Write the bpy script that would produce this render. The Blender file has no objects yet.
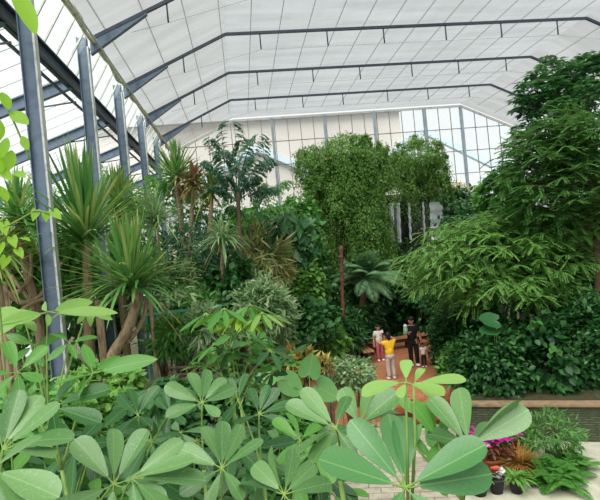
import bpy, math, random
import numpy as np
from mathutils import Vector

rng = np.random.default_rng(11)
random.seed(5)
SC = bpy.context.scene
COL = SC.collection
PI = math.pi
GZ = -0.5                      # soil level; the timber deck is z = 0

# ------------------------------------------------------------------ camera
F, YAW, PITCH, ROLL = 485.0, 0.1166, -0.001, -0.0969
CAM = np.array([0.0, 0.0, 4.5])
cy, sy, cp, sp, cr, sr = math.cos(YAW), math.sin(YAW), math.cos(PITCH), math.sin(PITCH), math.cos(ROLL), math.sin(ROLL)
FW = np.array([sy*cp, cy*cp, sp]); R0 = np.array([cy, -sy, 0.0]); U0 = np.cross(R0, FW)
RT = cr*R0 + sr*U0; UP = -sr*R0 + cr*U0
cd = bpy.data.cameras.new('camera'); cam = bpy.data.objects.new('camera', cd); COL.objects.link(cam)
from mathutils import Matrix
M = Matrix((RT, UP, -FW)).transposed().to_4x4(); M.translation = Vector(CAM); cam.matrix_world = M
cd.sensor_width = 36; cd.sensor_fit = 'HORIZONTAL'; cd.lens = F/600*36; cd.clip_start = 0.05; cd.clip_end = 500
SC.camera = cam
def ray(px, py): return FW + RT*((px-300)/F) - UP*((py-250)/F)
def at(px, py, Y):
    d = ray(px, py); return CAM + d*(Y/d[1])
def atz(px, py, z):
    d = ray(px, py); return CAM + d*((z-CAM[2])/d[2])
def mpp(p): return float(np.dot(np.asarray(p)-CAM, FW))/F
def nrm(a):
    a = np.asarray(a, float); return a/np.maximum(np.linalg.norm(a, axis=-1, keepdims=True), 1e-9)
ZU = np.array([0, 0, 1.0])

# ------------------------------------------------------------------ materials
def lin(c): return tuple(((x/255)/12.92 if x/255 <= .04045 else ((x/255+.055)/1.055)**2.4) for x in c)
MATS = {}
def newmat(name):
    m = bpy.data.materials.new(name); m.use_nodes = True; m.node_tree.nodes.clear()
    return m, m.node_tree.nodes, m.node_tree.links
def ramp(N, cols):
    r = N.new('ShaderNodeValToRGB'); el = r.color_ramp.elements
    while len(el) < len(cols): el.new(.5)
    for i, c in enumerate(cols):
        el[i].position = i/max(1, len(cols)-1); el[i].color = (*lin(c), 1)
    return r
def leaf_mat(name, cols, rough=.45, trans=.3, spec=.35, veins=False, dust=0.0):
    m, N, L = newmat(name)
    g = N.new('ShaderNodeNewGeometry'); r = ramp(N, cols); L.new(g.outputs['Random Per Island'], r.inputs[0])
    col = r.outputs[0]
    if veins:
        a = N.new('ShaderNodeAttribute'); a.attribute_name = 'luv'
        sep = N.new('ShaderNodeSeparateXYZ'); L.new(a.outputs['Vector'], sep.inputs[0])
        ab = N.new('ShaderNodeMath'); ab.operation = 'ABSOLUTE'; L.new(sep.outputs[0], ab.inputs[0])
        mr = N.new('ShaderNodeMapRange'); mr.inputs[1].default_value = .012; mr.inputs[2].default_value = .03
        mr.inputs[3].default_value = .25; mr.inputs[4].default_value = 0; L.new(ab.outputs[0], mr.inputs[0])
        # side veins: sin of (y - 0.6|x|)
        mu = N.new('ShaderNodeMath'); mu.operation = 'MULTIPLY'; mu.inputs[1].default_value = -.55; L.new(ab.outputs[0], mu.inputs[0])
        ad = N.new('ShaderNodeMath'); L.new(mu.outputs[0], ad.inputs[0]); L.new(sep.outputs[1], ad.inputs[1])
        m2 = N.new('ShaderNodeMath'); m2.operation = 'MULTIPLY'; m2.inputs[1].default_value = 60; L.new(ad.outputs[0], m2.inputs[0])
        sn = N.new('ShaderNodeMath'); sn.operation = 'SINE'; L.new(m2.outputs[0], sn.inputs[0])
        mr2 = N.new('ShaderNodeMapRange'); mr2.inputs[1].default_value = .85; mr2.inputs[2].default_value = 1
        mr2.inputs[3].default_value = 0; mr2.inputs[4].default_value = .05; L.new(sn.outputs[0], mr2.inputs[0])
        mx = N.new('ShaderNodeMath'); mx.operation = 'MAXIMUM'; L.new(mr.outputs[0], mx.inputs[0]); L.new(mr2.outputs[0], mx.inputs[1])
        mix = N.new('ShaderNodeMixRGB'); mix.inputs[2].default_value = (*lin((176, 214, 140)), 1)
        L.new(mx.outputs[0], mix.inputs[0]); L.new(col, mix.inputs[1]); col = mix.outputs[0]
    if dust:
        n = N.new('ShaderNodeTexNoise'); n.inputs['Scale'].default_value = 130; n.inputs['Detail'].default_value = 2
        t = N.new('ShaderNodeTexCoord'); L.new(t.outputs['Object'], n.inputs['Vector'])
        mr = N.new('ShaderNodeMapRange'); mr.inputs[1].default_value = .6; mr.inputs[2].default_value = .72
        mr.inputs[3].default_value = 0; mr.inputs[4].default_value = dust; L.new(n.outputs[0], mr.inputs[0])
        mix = N.new('ShaderNodeMixRGB'); mix.inputs[2].default_value = (*lin((205, 222, 205)), 1)
        L.new(mr.outputs[0], mix.inputs[0]); L.new(col, mix.inputs[1]); col = mix.outputs[0]
    p = N.new('ShaderNodeBsdfPrincipled'); p.inputs['Roughness'].default_value = rough
    p.inputs['Specular IOR Level'].default_value = spec; L.new(col, p.inputs['Base Color'])
    t = N.new('ShaderNodeBsdfTranslucent')
    hs = N.new('ShaderNodeHueSaturation'); hs.inputs['Hue'].default_value = .485; hs.inputs['Value'].default_value = 1.25; L.new(col, hs.inputs['Color']); L.new(hs.outputs[0], t.inputs[0])
    mi = N.new('ShaderNodeMixShader'); mi.inputs[0].default_value = trans
    L.new(p.outputs[0], mi.inputs[1]); L.new(t.outputs[0], mi.inputs[2])
    o = N.new('ShaderNodeOutputMaterial'); L.new(mi.outputs[0], o.inputs[0])
    return m
def mat(name, cols, scale=8, rough=.6, metal=0, stretch=(1, 1, 1), bump=0.0, detail=5, spec=.4):
    """noise-driven two/three tone surface"""
    m, N, L = newmat(name)
    t = N.new('ShaderNodeTexCoord'); mp = N.new('ShaderNodeMapping'); mp.inputs['Scale'].default_value = stretch
    n = N.new('ShaderNodeTexNoise'); n.inputs['Scale'].default_value = scale; n.inputs['Detail'].default_value = detail
    L.new(t.outputs['Object'], mp.inputs[0]); L.new(mp.outputs[0], n.inputs['Vector'])
    mr = N.new('ShaderNodeMapRange'); mr.inputs[1].default_value = .3; mr.inputs[2].default_value = .7; L.new(n.outputs[0], mr.inputs[0])
    r = ramp(N, cols); L.new(mr.outputs[0], r.inputs[0])
    p = N.new('ShaderNodeBsdfPrincipled'); p.inputs['Roughness'].default_value = rough; p.inputs['Metallic'].default_value = metal
    p.inputs['Specular IOR Level'].default_value = spec
    L.new(r.outputs[0], p.inputs['Base Color'])
    if bump:
        b = N.new('ShaderNodeBump'); b.inputs['Strength'].default_value = bump; b.inputs['Distance'].default_value = .05
        L.new(n.outputs[0], b.inputs['Height']); L.new(b.outputs[0], p.inputs['Normal'])
    o = N.new('ShaderNodeOutputMaterial'); L.new(p.outputs[0], o.inputs[0])
    return m
def sheet_mat(name, transp, col, tcol=None, gloss=0.0, stripes=None):
    """thin translucent sheet (shade cloth, polycarbonate, glass pane): see-through + scattered light"""
    m, N, L = newmat(name)
    tr = N.new('ShaderNodeBsdfTransparent'); tr.inputs[0].default_value = (*(tcol or (1, 1, 1)), 1)
    di = N.new('ShaderNodeBsdfDiffuse'); tl = N.new('ShaderNodeBsdfTranslucent')
    for n in (di, tl): n.inputs[0].default_value = (*lin(col), 1)
    a = N.new('ShaderNodeMixShader'); a.inputs[0].default_value = .6
    L.new(di.outputs[0], a.inputs[1]); L.new(tl.outputs[0], a.inputs[2])
    b = N.new('ShaderNodeMixShader'); b.inputs[0].default_value = 1-transp
    L.new(tr.outputs[0], b.inputs[1]); L.new(a.outputs[0], b.inputs[2]); out = b.outputs[0]
    if stripes:
        t = N.new('ShaderNodeTexCoord'); n = N.new('ShaderNodeTexNoise'); mp = N.new('ShaderNodeMapping'); mp.inputs['Scale'].default_value = stripes
        n.inputs['Scale'].default_value = 1; n.inputs['Detail'].default_value = 4
        L.new(t.outputs['Object'], mp.inputs[0]); L.new(mp.outputs[0], n.inputs['Vector'])
        mr = N.new('ShaderNodeMapRange'); mr.inputs[1].default_value = .35; mr.inputs[2].default_value = .65
        mr.inputs[3].default_value = 1-transp-.07; mr.inputs[4].default_value = 1-transp+.07; L.new(n.outputs[0], mr.inputs[0]); L.new(mr.outputs[0], b.inputs[0])
    if gloss:
        g = N.new('ShaderNodeBsdfGlossy'); g.inputs['Roughness'].default_value = .08
        c = N.new('ShaderNodeMixShader'); c.inputs[0].default_value = gloss
        L.new(out, c.inputs[1]); L.new(g.outputs[0], c.inputs[2]); out = c.outputs[0]
    o = N.new('ShaderNodeOutputMaterial'); L.new(out, o.inputs[0])
    return m

# ------------------------------------------------------------------ mesh building
class MB:
    def __init__(s): s.V = []; s.T = []; s.Q = []; s.n = 0; s.A = []
    def add(s, V, tris=None, quads=None, luv=None):
        V = np.asarray(V, float).reshape(-1, 3)
        if tris is not None and len(tris): s.T.append(np.asarray(tris).reshape(-1, 3)+s.n)
        if quads is not None and len(quads): s.Q.append(np.asarray(quads).reshape(-1, 4)+s.n)
        s.A.append(np.zeros((len(V), 3)) if luv is None else np.asarray(luv).reshape(-1, 3))
        s.V.append(V); s.n += len(V)
    def build(s, name, m, parent=None, smooth=True, uv=False):
        V = np.concatenate(s.V); o3 = np.array(parent_world(parent)) if parent else np.zeros(3)
        if parent is None:
            o3 = np.array([(V[:, 0].min()+V[:, 0].max())/2, (V[:, 1].min()+V[:, 1].max())/2, V[:, 2].min()])
        T = np.concatenate(s.T) if s.T else np.zeros((0, 3), int); Q = np.concatenate(s.Q) if s.Q else np.zeros((0, 4), int)
        me = bpy.data.meshes.new(name); me.vertices.add(len(V)); me.vertices.foreach_set('co', (V-o3).astype(np.float32).ravel())
        me.loops.add(T.size+Q.size); me.loops.foreach_set('vertex_index', np.concatenate([T.ravel(), Q.ravel()]).astype(np.int32))
        me.polygons.add(len(T)+len(Q))
        st = np.concatenate([np.arange(len(T))*3, T.size+np.arange(len(Q))*4]).astype(np.int32)
        me.polygons.foreach_set('loop_start', st)
        me.polygons.foreach_set('use_smooth', np.full(len(st), smooth))
        if uv:
            a = me.attributes.new('luv', 'FLOAT_VECTOR', 'POINT'); a.data.foreach_set('vector', np.concatenate(s.A).astype(np.float32).ravel())
        me.update(calc_edges=True); me.validate()
        me.materials.append(m)
        o = bpy.data.objects.new(name, me); COL.objects.link(o)
        if parent: o.parent = parent
        else: o.location = o3
        return o
def parent_world(p):
    v = Vector((0, 0, 0))
    while p is not None: v = v + p.location; p = p.parent
    return v
def tag(o, label=None, cat=None, group=None, kind=None):
    if label: o['label'] = label
    if cat: o['category'] = cat
    if group: o['group'] = group
    if kind: o['kind'] = kind
    return o
def thing(name, label, cat, loc, group=None):
    o = bpy.data.objects.new(name, None); COL.objects.link(o); o.location = Vector(loc); o.empty_display_size = .2
    return tag(o, label, cat, group)

def tube(mb, pts, rad, n=7, cap=True):
    P = np.asarray(pts, float); k = len(P); rad = np.broadcast_to(np.asarray(rad, float), (k,))
    T = nrm(np.gradient(P, axis=0)); a = np.array([1.0, 0, 0]) if abs(T[0][0]) < .9 else np.array([0, 1.0, 0])
    x = nrm(np.cross(T[0], a)); V = []
    th = np.linspace(0, 2*PI, n, endpoint=False)
    for i in range(k):
        x = nrm(x-T[i]*np.dot(x, T[i])); y = np.cross(T[i], x)
        V.append(P[i]+rad[i]*(np.cos(th)[:, None]*x+np.sin(th)[:, None]*y))
    V = np.concatenate(V); q = []
    for i in range(k-1):
        for j in range(n): q.append((i*n+j, i*n+(j+1) % n, (i+1)*n+(j+1) % n, (i+1)*n+j))
    t = []
    if cap:
        V = np.vstack([V, P[0], P[-1]]); c0, c1 = k*n, k*n+1
        for j in range(n): t.append((c0, (j+1) % n, j)); t.append((c1, (k-1)*n+j, (k-1)*n+(j+1) % n))
    mb.add(V, t, q)
def bez(a, b, c, k=10, d=None):
    t = np.linspace(0, 1, k)[:, None]; a, b, c = map(np.asarray, (a, b, c))
    if d is None: return (1-t)**2*a+2*t*(1-t)*b+t*t*c
    d = np.asarray(d); return (1-t)**3*a+3*t*(1-t)**2*b+3*t*t*(1-t)*c+t**3*d
BOXQ = [(0, 3, 2, 1), (4, 5, 6, 7), (0, 1, 5, 4), (1, 2, 6, 5), (2, 3, 7, 6), (3, 0, 4, 7)]
def box(mb, lo, hi):
    x0, y0, z0 = lo; x1, y1, z1 = hi
    mb.add([(x0, y0, z0), (x1, y0, z0), (x1, y1, z0), (x0, y1, z0), (x0, y0, z1), (x1, y0, z1), (x1, y1, z1), (x0, y1, z1)], None, BOXQ)
def bar(mb, a, b, w, h, up=(0, 0, 1)):
    """rectangular bar from a to b, w across, h along 'up'"""
    a, b = np.asarray(a, float), np.asarray(b, float); t = nrm(b-a); s = nrm(np.cross(t, up)); u = np.cross(s, t)
    V = [a-s*w/2-u*h/2, a+s*w/2-u*h/2, a+s*w/2+u*h/2, a-s*w/2+u*h/2]; V += [v+(b-a) for v in V]
    mb.add(V, None, BOXQ)
def prism(mb, poly, z0, z1):
    """polygon (counter-clockwise list of xy) extruded"""
    n = len(poly); V = [(x, y, z0) for x, y in poly]+[(x, y, z1) for x, y in poly]
    c = np.mean(np.array(poly), 0); V += [(c[0], c[1], z0), (c[0], c[1], z1)]
    q = [(i, (i+1) % n, n+(i+1) % n, n+i) for i in range(n)]
    t = [(2*n+1, n+i, n+(i+1) % n) for i in range(n)]+[(2*n, (i+1) % n, i) for i in range(n)]
    mb.add(V, t, q)
def lathe(mb, c, prof, n=20):
    c = np.asarray(c, float); th = np.linspace(0, 2*PI, n, endpoint=False); V = []; q = []
    for r, z in prof: V.append(np.stack([c[0]+r*np.cos(th), c[1]+r*np.sin(th), np.full(n, c[2]+z)], 1))
    for i in range(len(prof)-1):
        for j in range(n): q.append((i*n+j, i*n+(j+1) % n, (i+1)*n+(j+1) % n, (i+1)*n+j))
    mb.add(np.concatenate(V), None, q)
def ellipsoid(mb, c, r, n=14, m=10, noise=0.0):
    V = []; q = []
    for i in range(m+1):
        a = PI*i/m
        for j in range(n):
            b = 2*PI*j/n; V.append((math.sin(a)*math.cos(b), math.sin(a)*math.sin(b), math.cos(a)))
    V = np.array(V)
    if noise: V = V*(1+noise*(np.sin(V[:, :1]*5+c[0])*np.cos(V[:, 1:2]*4+c[1])+.6*np.sin(V[:, 2:]*9+V[:, :1]*6)))
    for i in range(m):
        for j in range(n): q.append((i*n+j, (i+1)*n+j, (i+1)*n+(j+1) % n, i*n+(j+1) % n))
    mb.add(np.asarray(c)+V*np.asarray(r), None, q)

# ---- leaf templates: x across, y along, z out of the blade
def leaf_tpl(ts, ws, fold=.12, bend=.15):
    V = [(0, ts[0], 0)]; tr = []; q = []
    for t, w in zip(ts[1:-1], ws[1:-1]):
        z = -bend*t*t; V += [(-w/2, t, z+fold*w), (0, t, z), (w/2, t, z+fold*w)]
    V.append((0, ts[-1], -bend*ts[-1]**2)); k = len(ts)-2
    tr += [(0, 2, 1), (0, 3, 2)]
    for i in range(k-1):
        a = 1+3*i; q += [(a, a+1, a+4, a+3), (a+1, a+2, a+5, a+4)]
    a = 1+3*(k-1); e = len(V)-1; tr += [(a, a+1, e), (a+1, a+2, e)]
    return np.array(V, float), np.array(tr), (np.array(q) if q else None)
T_DIA = (np.array([(0, 0, 0), (-.5, .45, .1), (0, 1, -.08), (.5, .45, .1)], float), np.array([(0, 3, 2), (0, 2, 1)]), None)
T_OVAL = leaf_tpl([0, .3, .65, 1], [0, .9, .9, 0], .15, .25)
T_LANCE = leaf_tpl([0, .25, .6, 1], [0, 1, .7, 0], .2, .35)
T_BLADE = leaf_tpl([0, .08, .3, .55, .8, 1], [0, .7, 1, .9, .55, 0], .12, .3)
T_OBOV = leaf_tpl([0, .06, .15, .28, .42, .56, .7, .82, .91, .97, 1], [0, .14, .3, .52, .74, .91, 1, .96, .78, .48, 0], .1, .12)
T_ELL = leaf_tpl([0, .08, .2, .36, .52, .68, .82, .93, 1], [0, .38, .7, .95, 1, .9, .66, .34, 0], .12, .2)
T_OBOVS = [leaf_tpl([0, .06, .15, .28, .42, .56, .7, .82, .91, .97, 1], [0, .2, .36, .58, .78, .93, 1, .95, .77, .48, 0], f, b) for f, b in ((.06, .1), (.16, .3), (.1, .45), (.2, .0))]
T_ELLS = [leaf_tpl([0, .08, .2, .36, .52, .68, .82, .93, 1], [0, .38, .7, .95, 1, .9, .66, .34, 0], f, b) for f, b in ((.08, .1), (.18, .35), (.12, .5), (.2, .05))]
T_WEDGE = leaf_tpl([0, .5, .9, 1], [0, .55, 1, 0], .1, .2)
def heart_tpl():
    h = [(.06, -.1), (.2, -.26), (.36, -.24), (.46, -.05), (.45, .2), (.36, .45), (.23, .68), (.1, .88)]
    pts = [(0, .0)]+h+[(0, 1.02)]+[(-x, y) for x, y in h[::-1]]
    V = [(0, .12, -.05)]+[(x, y, .05-.25*max(y-.3, 0)**2-.1*abs(x)) for x, y in pts]
    n = len(pts); return np.array(V, float), np.array([(0, 1+i, 1+(i+1) % n) for i in range(n)]), None
T_HEART = heart_tpl()
def round_tpl():
    h = [(.05, -.08), (.2, -.22), (.38, -.2), (.5, 0), (.52, .25), (.46, .48), (.33, .7), (.16, .86)]; pts = [(0, 0)]+h+[(0, .95)]+[(-x, y) for x, y in h[::-1]]
    n = len(pts); return np.array([(0, .15, -.06)]+[(x, y, .04+.03*math.sin(i*2.6)-.15*max(y-.4, 0)**2) for i, (x, y) in enumerate(pts)], float), np.array([(0, 1+i, 1+(i+1) % n) for i in range(n)]), None
T_ROUND = round_tpl()
def inst(mb, tpl, P, D, Nn, L, W):
    P = np.asarray(P, float).reshape(-1, 3); n = len(P)
    if not n: return
    D = nrm(np.broadcast_to(D, (n, 3))); X = nrm(np.cross(D, np.broadcast_to(Nn, (n, 3)))); Z = np.cross(X, D)
    L = np.broadcast_to(np.asarray(L, float), (n,))[:, None, None]; W = np.broadcast_to(np.asarray(W, float), (n,))[:, None, None]
    TV, tr, q = tpl
    V = P[:, None]+X[:, None]*(TV[None, :, :1]*W)+D[:, None]*(TV[None, :, 1:2]*L)+Z[:, None]*(TV[None, :, 2:]*W)
    off = (np.arange(n)*len(TV))[:, None, None]
    mb.add(V, None if tr is None else (tr[None]+off), None if q is None else (q[None]+off), np.broadcast_to(TV, (n, len(TV), 3)))
def straps(mb, P, D, L, W, droop, k=6, fold=.15):
    """long arching strap leaves"""
    P = np.asarray(P, float); n = len(P); D = nrm(D); L = np.broadcast_to(L, (n,)); W = np.broadcast_to(W, (n,)); droop = np.broadcast_to(droop, (n,))
    t = np.linspace(0, 1, k+1); w = np.sin(np.clip(t*.85+.12, 0, 1)*PI)**.6; w[0] = .7; w[-1] = .02
    C = P[:, None]+D[:, None]*(L[:, None]*t)[..., None]; C[..., 2] -= droop[:, None]*L[:, None]*t**2.2
    T = nrm(np.gradient(C, axis=1)); S = nrm(np.cross(T, ZU+1e-3)); Nn = np.cross(S, T)
    hw = (W[:, None]*w/2)[..., None]
    V = np.stack([C-S*hw+Nn*hw*fold*2, C, C+S*hw+Nn*hw*fold*2], 2).reshape(n, -1, 3)
    q = []
    for i in range(k):
        a = 3*i; q += [(a, a+1, a+4, a+3), (a+1, a+2, a+5, a+4)]
    mb.add(V, None, np.array(q)[None]+(np.arange(n)*(3*(k+1)))[:, None, None])
def rdir(n):
    v = rng.normal(size=(n, 3)); return nrm(v)

# ------------------------------------------------------------------ plants
BARK = mat('bark', [(58, 46, 36), (110, 92, 72), (84, 70, 54)], 14, .9, stretch=(1, 1, .3), bump=.5)
PALEBARK = mat('pale_bark', [(96, 80, 60), (168, 146, 116), (128, 108, 84)], 10, .85, stretch=(1, 1, .25), bump=.6)
GREENSTEM = mat('green_stem', [(96, 130, 58), (140, 168, 84)], 12, .5)
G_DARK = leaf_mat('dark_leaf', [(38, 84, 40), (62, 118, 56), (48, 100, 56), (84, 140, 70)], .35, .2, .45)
G_MID = leaf_mat('mid_leaf', [(70, 126, 54), (104, 164, 72), (88, 146, 72), (128, 184, 90)], .5, .3)
G_LIGHT = leaf_mat('light_leaf', [(86, 140, 60), (120, 172, 78), (104, 158, 74), (140, 186, 92)], .5, .35)
G_IVY = leaf_mat('ivy_leaf', [(64, 104, 44), (112, 158, 70), (86, 134, 56), (146, 184, 92)], .5, .3)
G_BLUE = leaf_mat('blue_green_leaf', [(54, 98, 72), (84, 132, 98), (70, 116, 92), (106, 150, 112)], .45, .25)
G_STRAP = leaf_mat('strap_leaf', [(62, 118, 54), (100, 156, 76), (80, 138, 74), (128, 168, 86), (184, 190, 118)], .4, .25)
G_STRAP2 = leaf_mat('olive_strap_leaf', [(84, 122, 54), (114, 148, 70), (140, 160, 84), (92, 134, 64)], .45, .25)
G_PALM = leaf_mat('feather_palm_leaf', [(104, 148, 104), (128, 170, 120), (92, 138, 98)], .45, .3)
G_BROAD = leaf_mat('broad_leaf', [(52, 104, 58), (80, 136, 74), (66, 120, 70), (104, 158, 90)], .4, .3)
G_FERND = leaf_mat('fern_leaf', [(62, 122, 48), (92, 154, 66), (76, 138, 58), (112, 170, 80)], .5, .35)
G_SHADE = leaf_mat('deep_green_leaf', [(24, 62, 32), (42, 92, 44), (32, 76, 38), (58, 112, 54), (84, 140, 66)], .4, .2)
G_DRY = leaf_mat('dry_leaf', [(150, 124, 76), (176, 156, 104), (136, 92, 62)], .7, .2, .2)
G_RUST = leaf_mat('rust_leaf', [(132, 96, 72), (156, 120, 90), (124, 120, 72)], .6, .25, .2)
G_YEL = leaf_mat('yellow_green_leaf', [(150, 186, 52), (176, 204, 70), (128, 176, 56)], .5, .4)
G_VAR = leaf_mat('variegated_leaf', [(120, 160, 104), (168, 192, 142), (98, 146, 90), (188, 206, 160)], .5, .3)
G_FERN = leaf_mat('feathery_leaf', [(76, 130, 66), (108, 160, 86), (92, 146, 78), (134, 184, 100)], .5, .35)
G_FEATHER = leaf_mat('yellowish_feathery_leaf', [(104, 160, 80), (142, 192, 104), (122, 176, 94), (168, 212, 124)], .5, .38)
G_CROTON = leaf_mat('croton_leaf', [(208, 190, 84), (90, 130, 54), (200, 150, 84), (110, 150, 60), (222, 208, 120), (130, 84, 60)], .4, .25)
G_SCH = leaf_mat('umbrella_leaf', [(66, 112, 58), (92, 138, 76), (114, 156, 94), (78, 126, 66)], .34, .22, .5, True, .2)
G_SCHD = leaf_mat('dark_umbrella_leaf', [(36, 84, 40), (56, 108, 52), (46, 96, 46)], .34, .25, .4, True, .12)
G_SCHH = leaf_mat('large_umbrella_leaf', [(66, 122, 66), (86, 140, 82), (76, 132, 74)], .36, .2, .45, True, .06)
G_SCHB = leaf_mat('bright_umbrella_leaf', [(76, 138, 54), (98, 160, 66), (86, 150, 64)], .36, .35, .4, True, .1)
G_SCHN = leaf_mat('new_umbrella_leaf', [(136, 180, 84), (154, 196, 108), (142, 188, 96)], .35, .4, .4, True, 0)
G_HEART = leaf_mat('heart_leaf', [(92, 146, 80), (114, 168, 96), (102, 158, 92)], .35, .3, .4, True, .1)
G_NEAR = leaf_mat('near_vine_leaf', [(132, 182, 46), (150, 200, 62), (118, 172, 50)], .45, .45, .3)
PINK = leaf_mat('magenta_petal', [(214, 40, 170), (232, 74, 196), (190, 30, 150)], .6, .3, .2)
ORANGEGRASS = leaf_mat('orange_grass', [(176, 128, 64), (150, 140, 66), (196, 120, 60)], .6, .3, .2)
REDLEAF = leaf_mat('red_leaf', [(108, 58, 48), (142, 84, 62), (92, 82, 54)], .5, .2, .3)
WHITEPETAL = leaf_mat('white_petal', [(225, 228, 220), (240, 240, 235)], .6, .2, .2)
CORAL = leaf_mat('coral_petal', [(232, 96, 80), (240, 128, 104)], .5, .2, .3)

def cloud(c, r, ncl, per, spread, seedbias=None, inner=.55, camside=.35):
    """clustered points in an ellipsoid shell; returns points and outward directions"""
    d = rdir(ncl*3); tc = nrm(CAM-np.asarray(c))
    keep = d[(d@tc) > -1+camside*rng.random(len(d))*2.2][:ncl]
    k = len(keep); rad = inner+(1.02-inner)*rng.random((k, 1))**.45
    cc = keep*rad
    P = np.repeat(cc, per, 0)+rng.normal(size=(k*per, 3))*spread
    out = nrm(np.repeat(keep, per, 0)*.7+nrm(P)*.3)
    return np.asarray(c)+P*np.asarray(r), out
def leafmass(mb, c, r, ncl, per, tpl, L, W, spread=.13, droop=.3, jitter=.7, inner=.5, up=.6):
    P, out = cloud(c, r, ncl, per, spread, inner=inner)
    n = len(P); D = nrm(out*.8+rdir(n)*jitter-ZU*droop); Nn = nrm(ZU*up+out*.5+rdir(n)*.45)
    s = .7+.6*rng.random(n); inst(mb, tpl, P, D, Nn, L*s, W*s)
def ground_pt(c, z=GZ): return np.array([c[0], c[1], z])
def bush(name, label, cat, px, Y, r, leaf, m, ncl=70, per=40, group=None, rd=None, stem=True, spread=.13, droop=.3, jitter=.7, gz=GZ, inner=.5, stemmat=None, up=.6):
    """shrub whose crown covers the ellipse (px,py,rx,ry) of the view at distance Y"""
    c = at(px[0], px[1], Y); s = mpp(c); rx, ry = r[0]*s, r[1]*s
    rad = np.array([rx, rd if rd else min(rx, ry*1.2), ry]); b = ground_pt(c, gz)
    t = thing(name, label, cat, b, group)
    tpl, L, W = leaf; mb = MB(); leafmass(mb, c, rad, ncl, per, tpl, L, W, spread, droop, jitter, inner, up); mb.build('foliage', m, t)
    if stem:
        sm = MB()
        for i in range(5):
            e = c+rdir(1)[0]*rad*.6; tube(sm, bez(b+rng.normal(size=3)*[.08, .08, 0], (b+e)/2+rng.normal(size=3)*.15, e, 7), np.linspace(.035, .012, 7)*(1+rad[2]*.4), 5)
        sm.build('stems', stemmat or BARK, t)
    return t
def pinnae(mb, B, Tn, S, L, W, tpl, angle=.9, down=.15, lift=0.0):
    """leaflet pairs along points B with tangents Tn and side vectors S"""
    for sg in (-1, 1):
        D = nrm(Tn*math.cos(angle)+S*sg*math.sin(angle)-ZU*down); inst(mb, tpl, B, D, nrm(ZU+np.cross(S, Tn)*.3+rng.normal(size=B.shape)*.15), L, W)
def frond_curve(base, d, L, droop, k):
    t = np.linspace(0, 1, k); P = np.asarray(base)+np.outer(t*L, nrm(d)); P[:, 2] -= droop*L*t**2; return t, P
def frond(mb, base, d, L, droop, nl, lL, lW, tpl=T_LANCE, angle=.95, down=.25, rr=.012, start=.12):
    t, P = frond_curve(base, d, L, droop, nl); Tn = nrm(np.gradient(P, axis=0)); S = nrm(np.cross(Tn, ZU+1e-3))
    k = t > start; prof = np.sin(np.clip((t[k]-start)/(1-start)*.86+.12, 0, 1)*PI)**.7
    pinnae(mb, P[k], Tn[k], S[k], lL*prof, lW*(.6+.4*prof), tpl, angle, down)
    tube(mb, P[::max(1, nl//8)], np.linspace(rr, rr*.3, len(P[::max(1, nl//8)])), 4, False)
def tiered(name, label, cat, base, trunk_top, centre, rad, nb, m, twig=.9, leafL=.09, leafW=.035, ntw=16, nlf=13, droop=.35, group=None, up_bias=.3, tpl=T_DIA, r0=.12, barkm=None, side=None):
    """tree of arching boughs carrying flat feathery sprays"""
    base, trunk_top, centre, rad = map(lambda a: np.asarray(a, float), (base, trunk_top, centre, rad))
    t = thing(name, label, cat, base, group); tm = MB(); bm_ = MB(); lf = MB()
    mid = (base+trunk_top)/2+np.array([.25, .1, 0]); TP = bez(base, mid, trunk_top, 12); tube(tm, TP, np.linspace(r0, r0*.4, 12), 9)
    tm.build('trunk', barkm or BARK, t)
    d = rdir(nb*4); tc = nrm(CAM-centre); d = d[(d@tc > -.35) & (d[:, 2] > -.75)]
    if side is not None: d = d[(d@nrm(side)) > -.3]
    d = d[:nb]
    for v in d:
        e = centre+v*rad*(.72+.33*rng.random()); h = np.clip((e[2]-base[2])/(trunk_top[2]-base[2])*.85, .35, .98)
        s = TP[int(h*11)]; L = np.linalg.norm(e-s); c1 = (s+e)/2+ZU*(up_bias*L)
        B = bez(s, c1, e, 14); tube(bm_, B, np.linspace(.028, .005, 14), 4, False)
        tt = np.linspace(.3, 1, ntw); Bp = np.stack([np.interp(tt*13, np.arange(14), B[:, i]) for i in range(3)], 1)
        Tn = nrm(np.gradient(Bp, axis=0)); S = nrm(np.cross(Tn, ZU+1e-3))
        sg = np.where(np.arange(ntw) % 2, 1, -1)[:, None]; tl = twig*(1.1-.6*tt)*(.7+.6*rng.random(ntw))
        Dt = nrm(Tn*.75+S*sg*.8+rng.normal(size=(ntw, 3))*.4); u = np.linspace(.08, 1, nlf)
        Q = Bp[:, None]+Dt[:, None]*(tl[:, None]*u)[..., None]; Q[..., 2] -= droop*tl[:, None]*u**2
        Dq = nrm(Dt[:, None]-ZU*(2*droop*u)[None, :, None]); Sq = nrm(np.cross(Dq, ZU+1e-3))
        pinnae(lf, Q.reshape(-1, 3), Dq.reshape(-1, 3), Sq.reshape(-1, 3), leafL*(.7+.6*rng.random(Q.shape[0]*Q.shape[1])), leafW, tpl, 1.0, .12)
    bm_.build('branches', barkm or BARK, t); lf.build('foliage', m, t)
    return t
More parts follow.
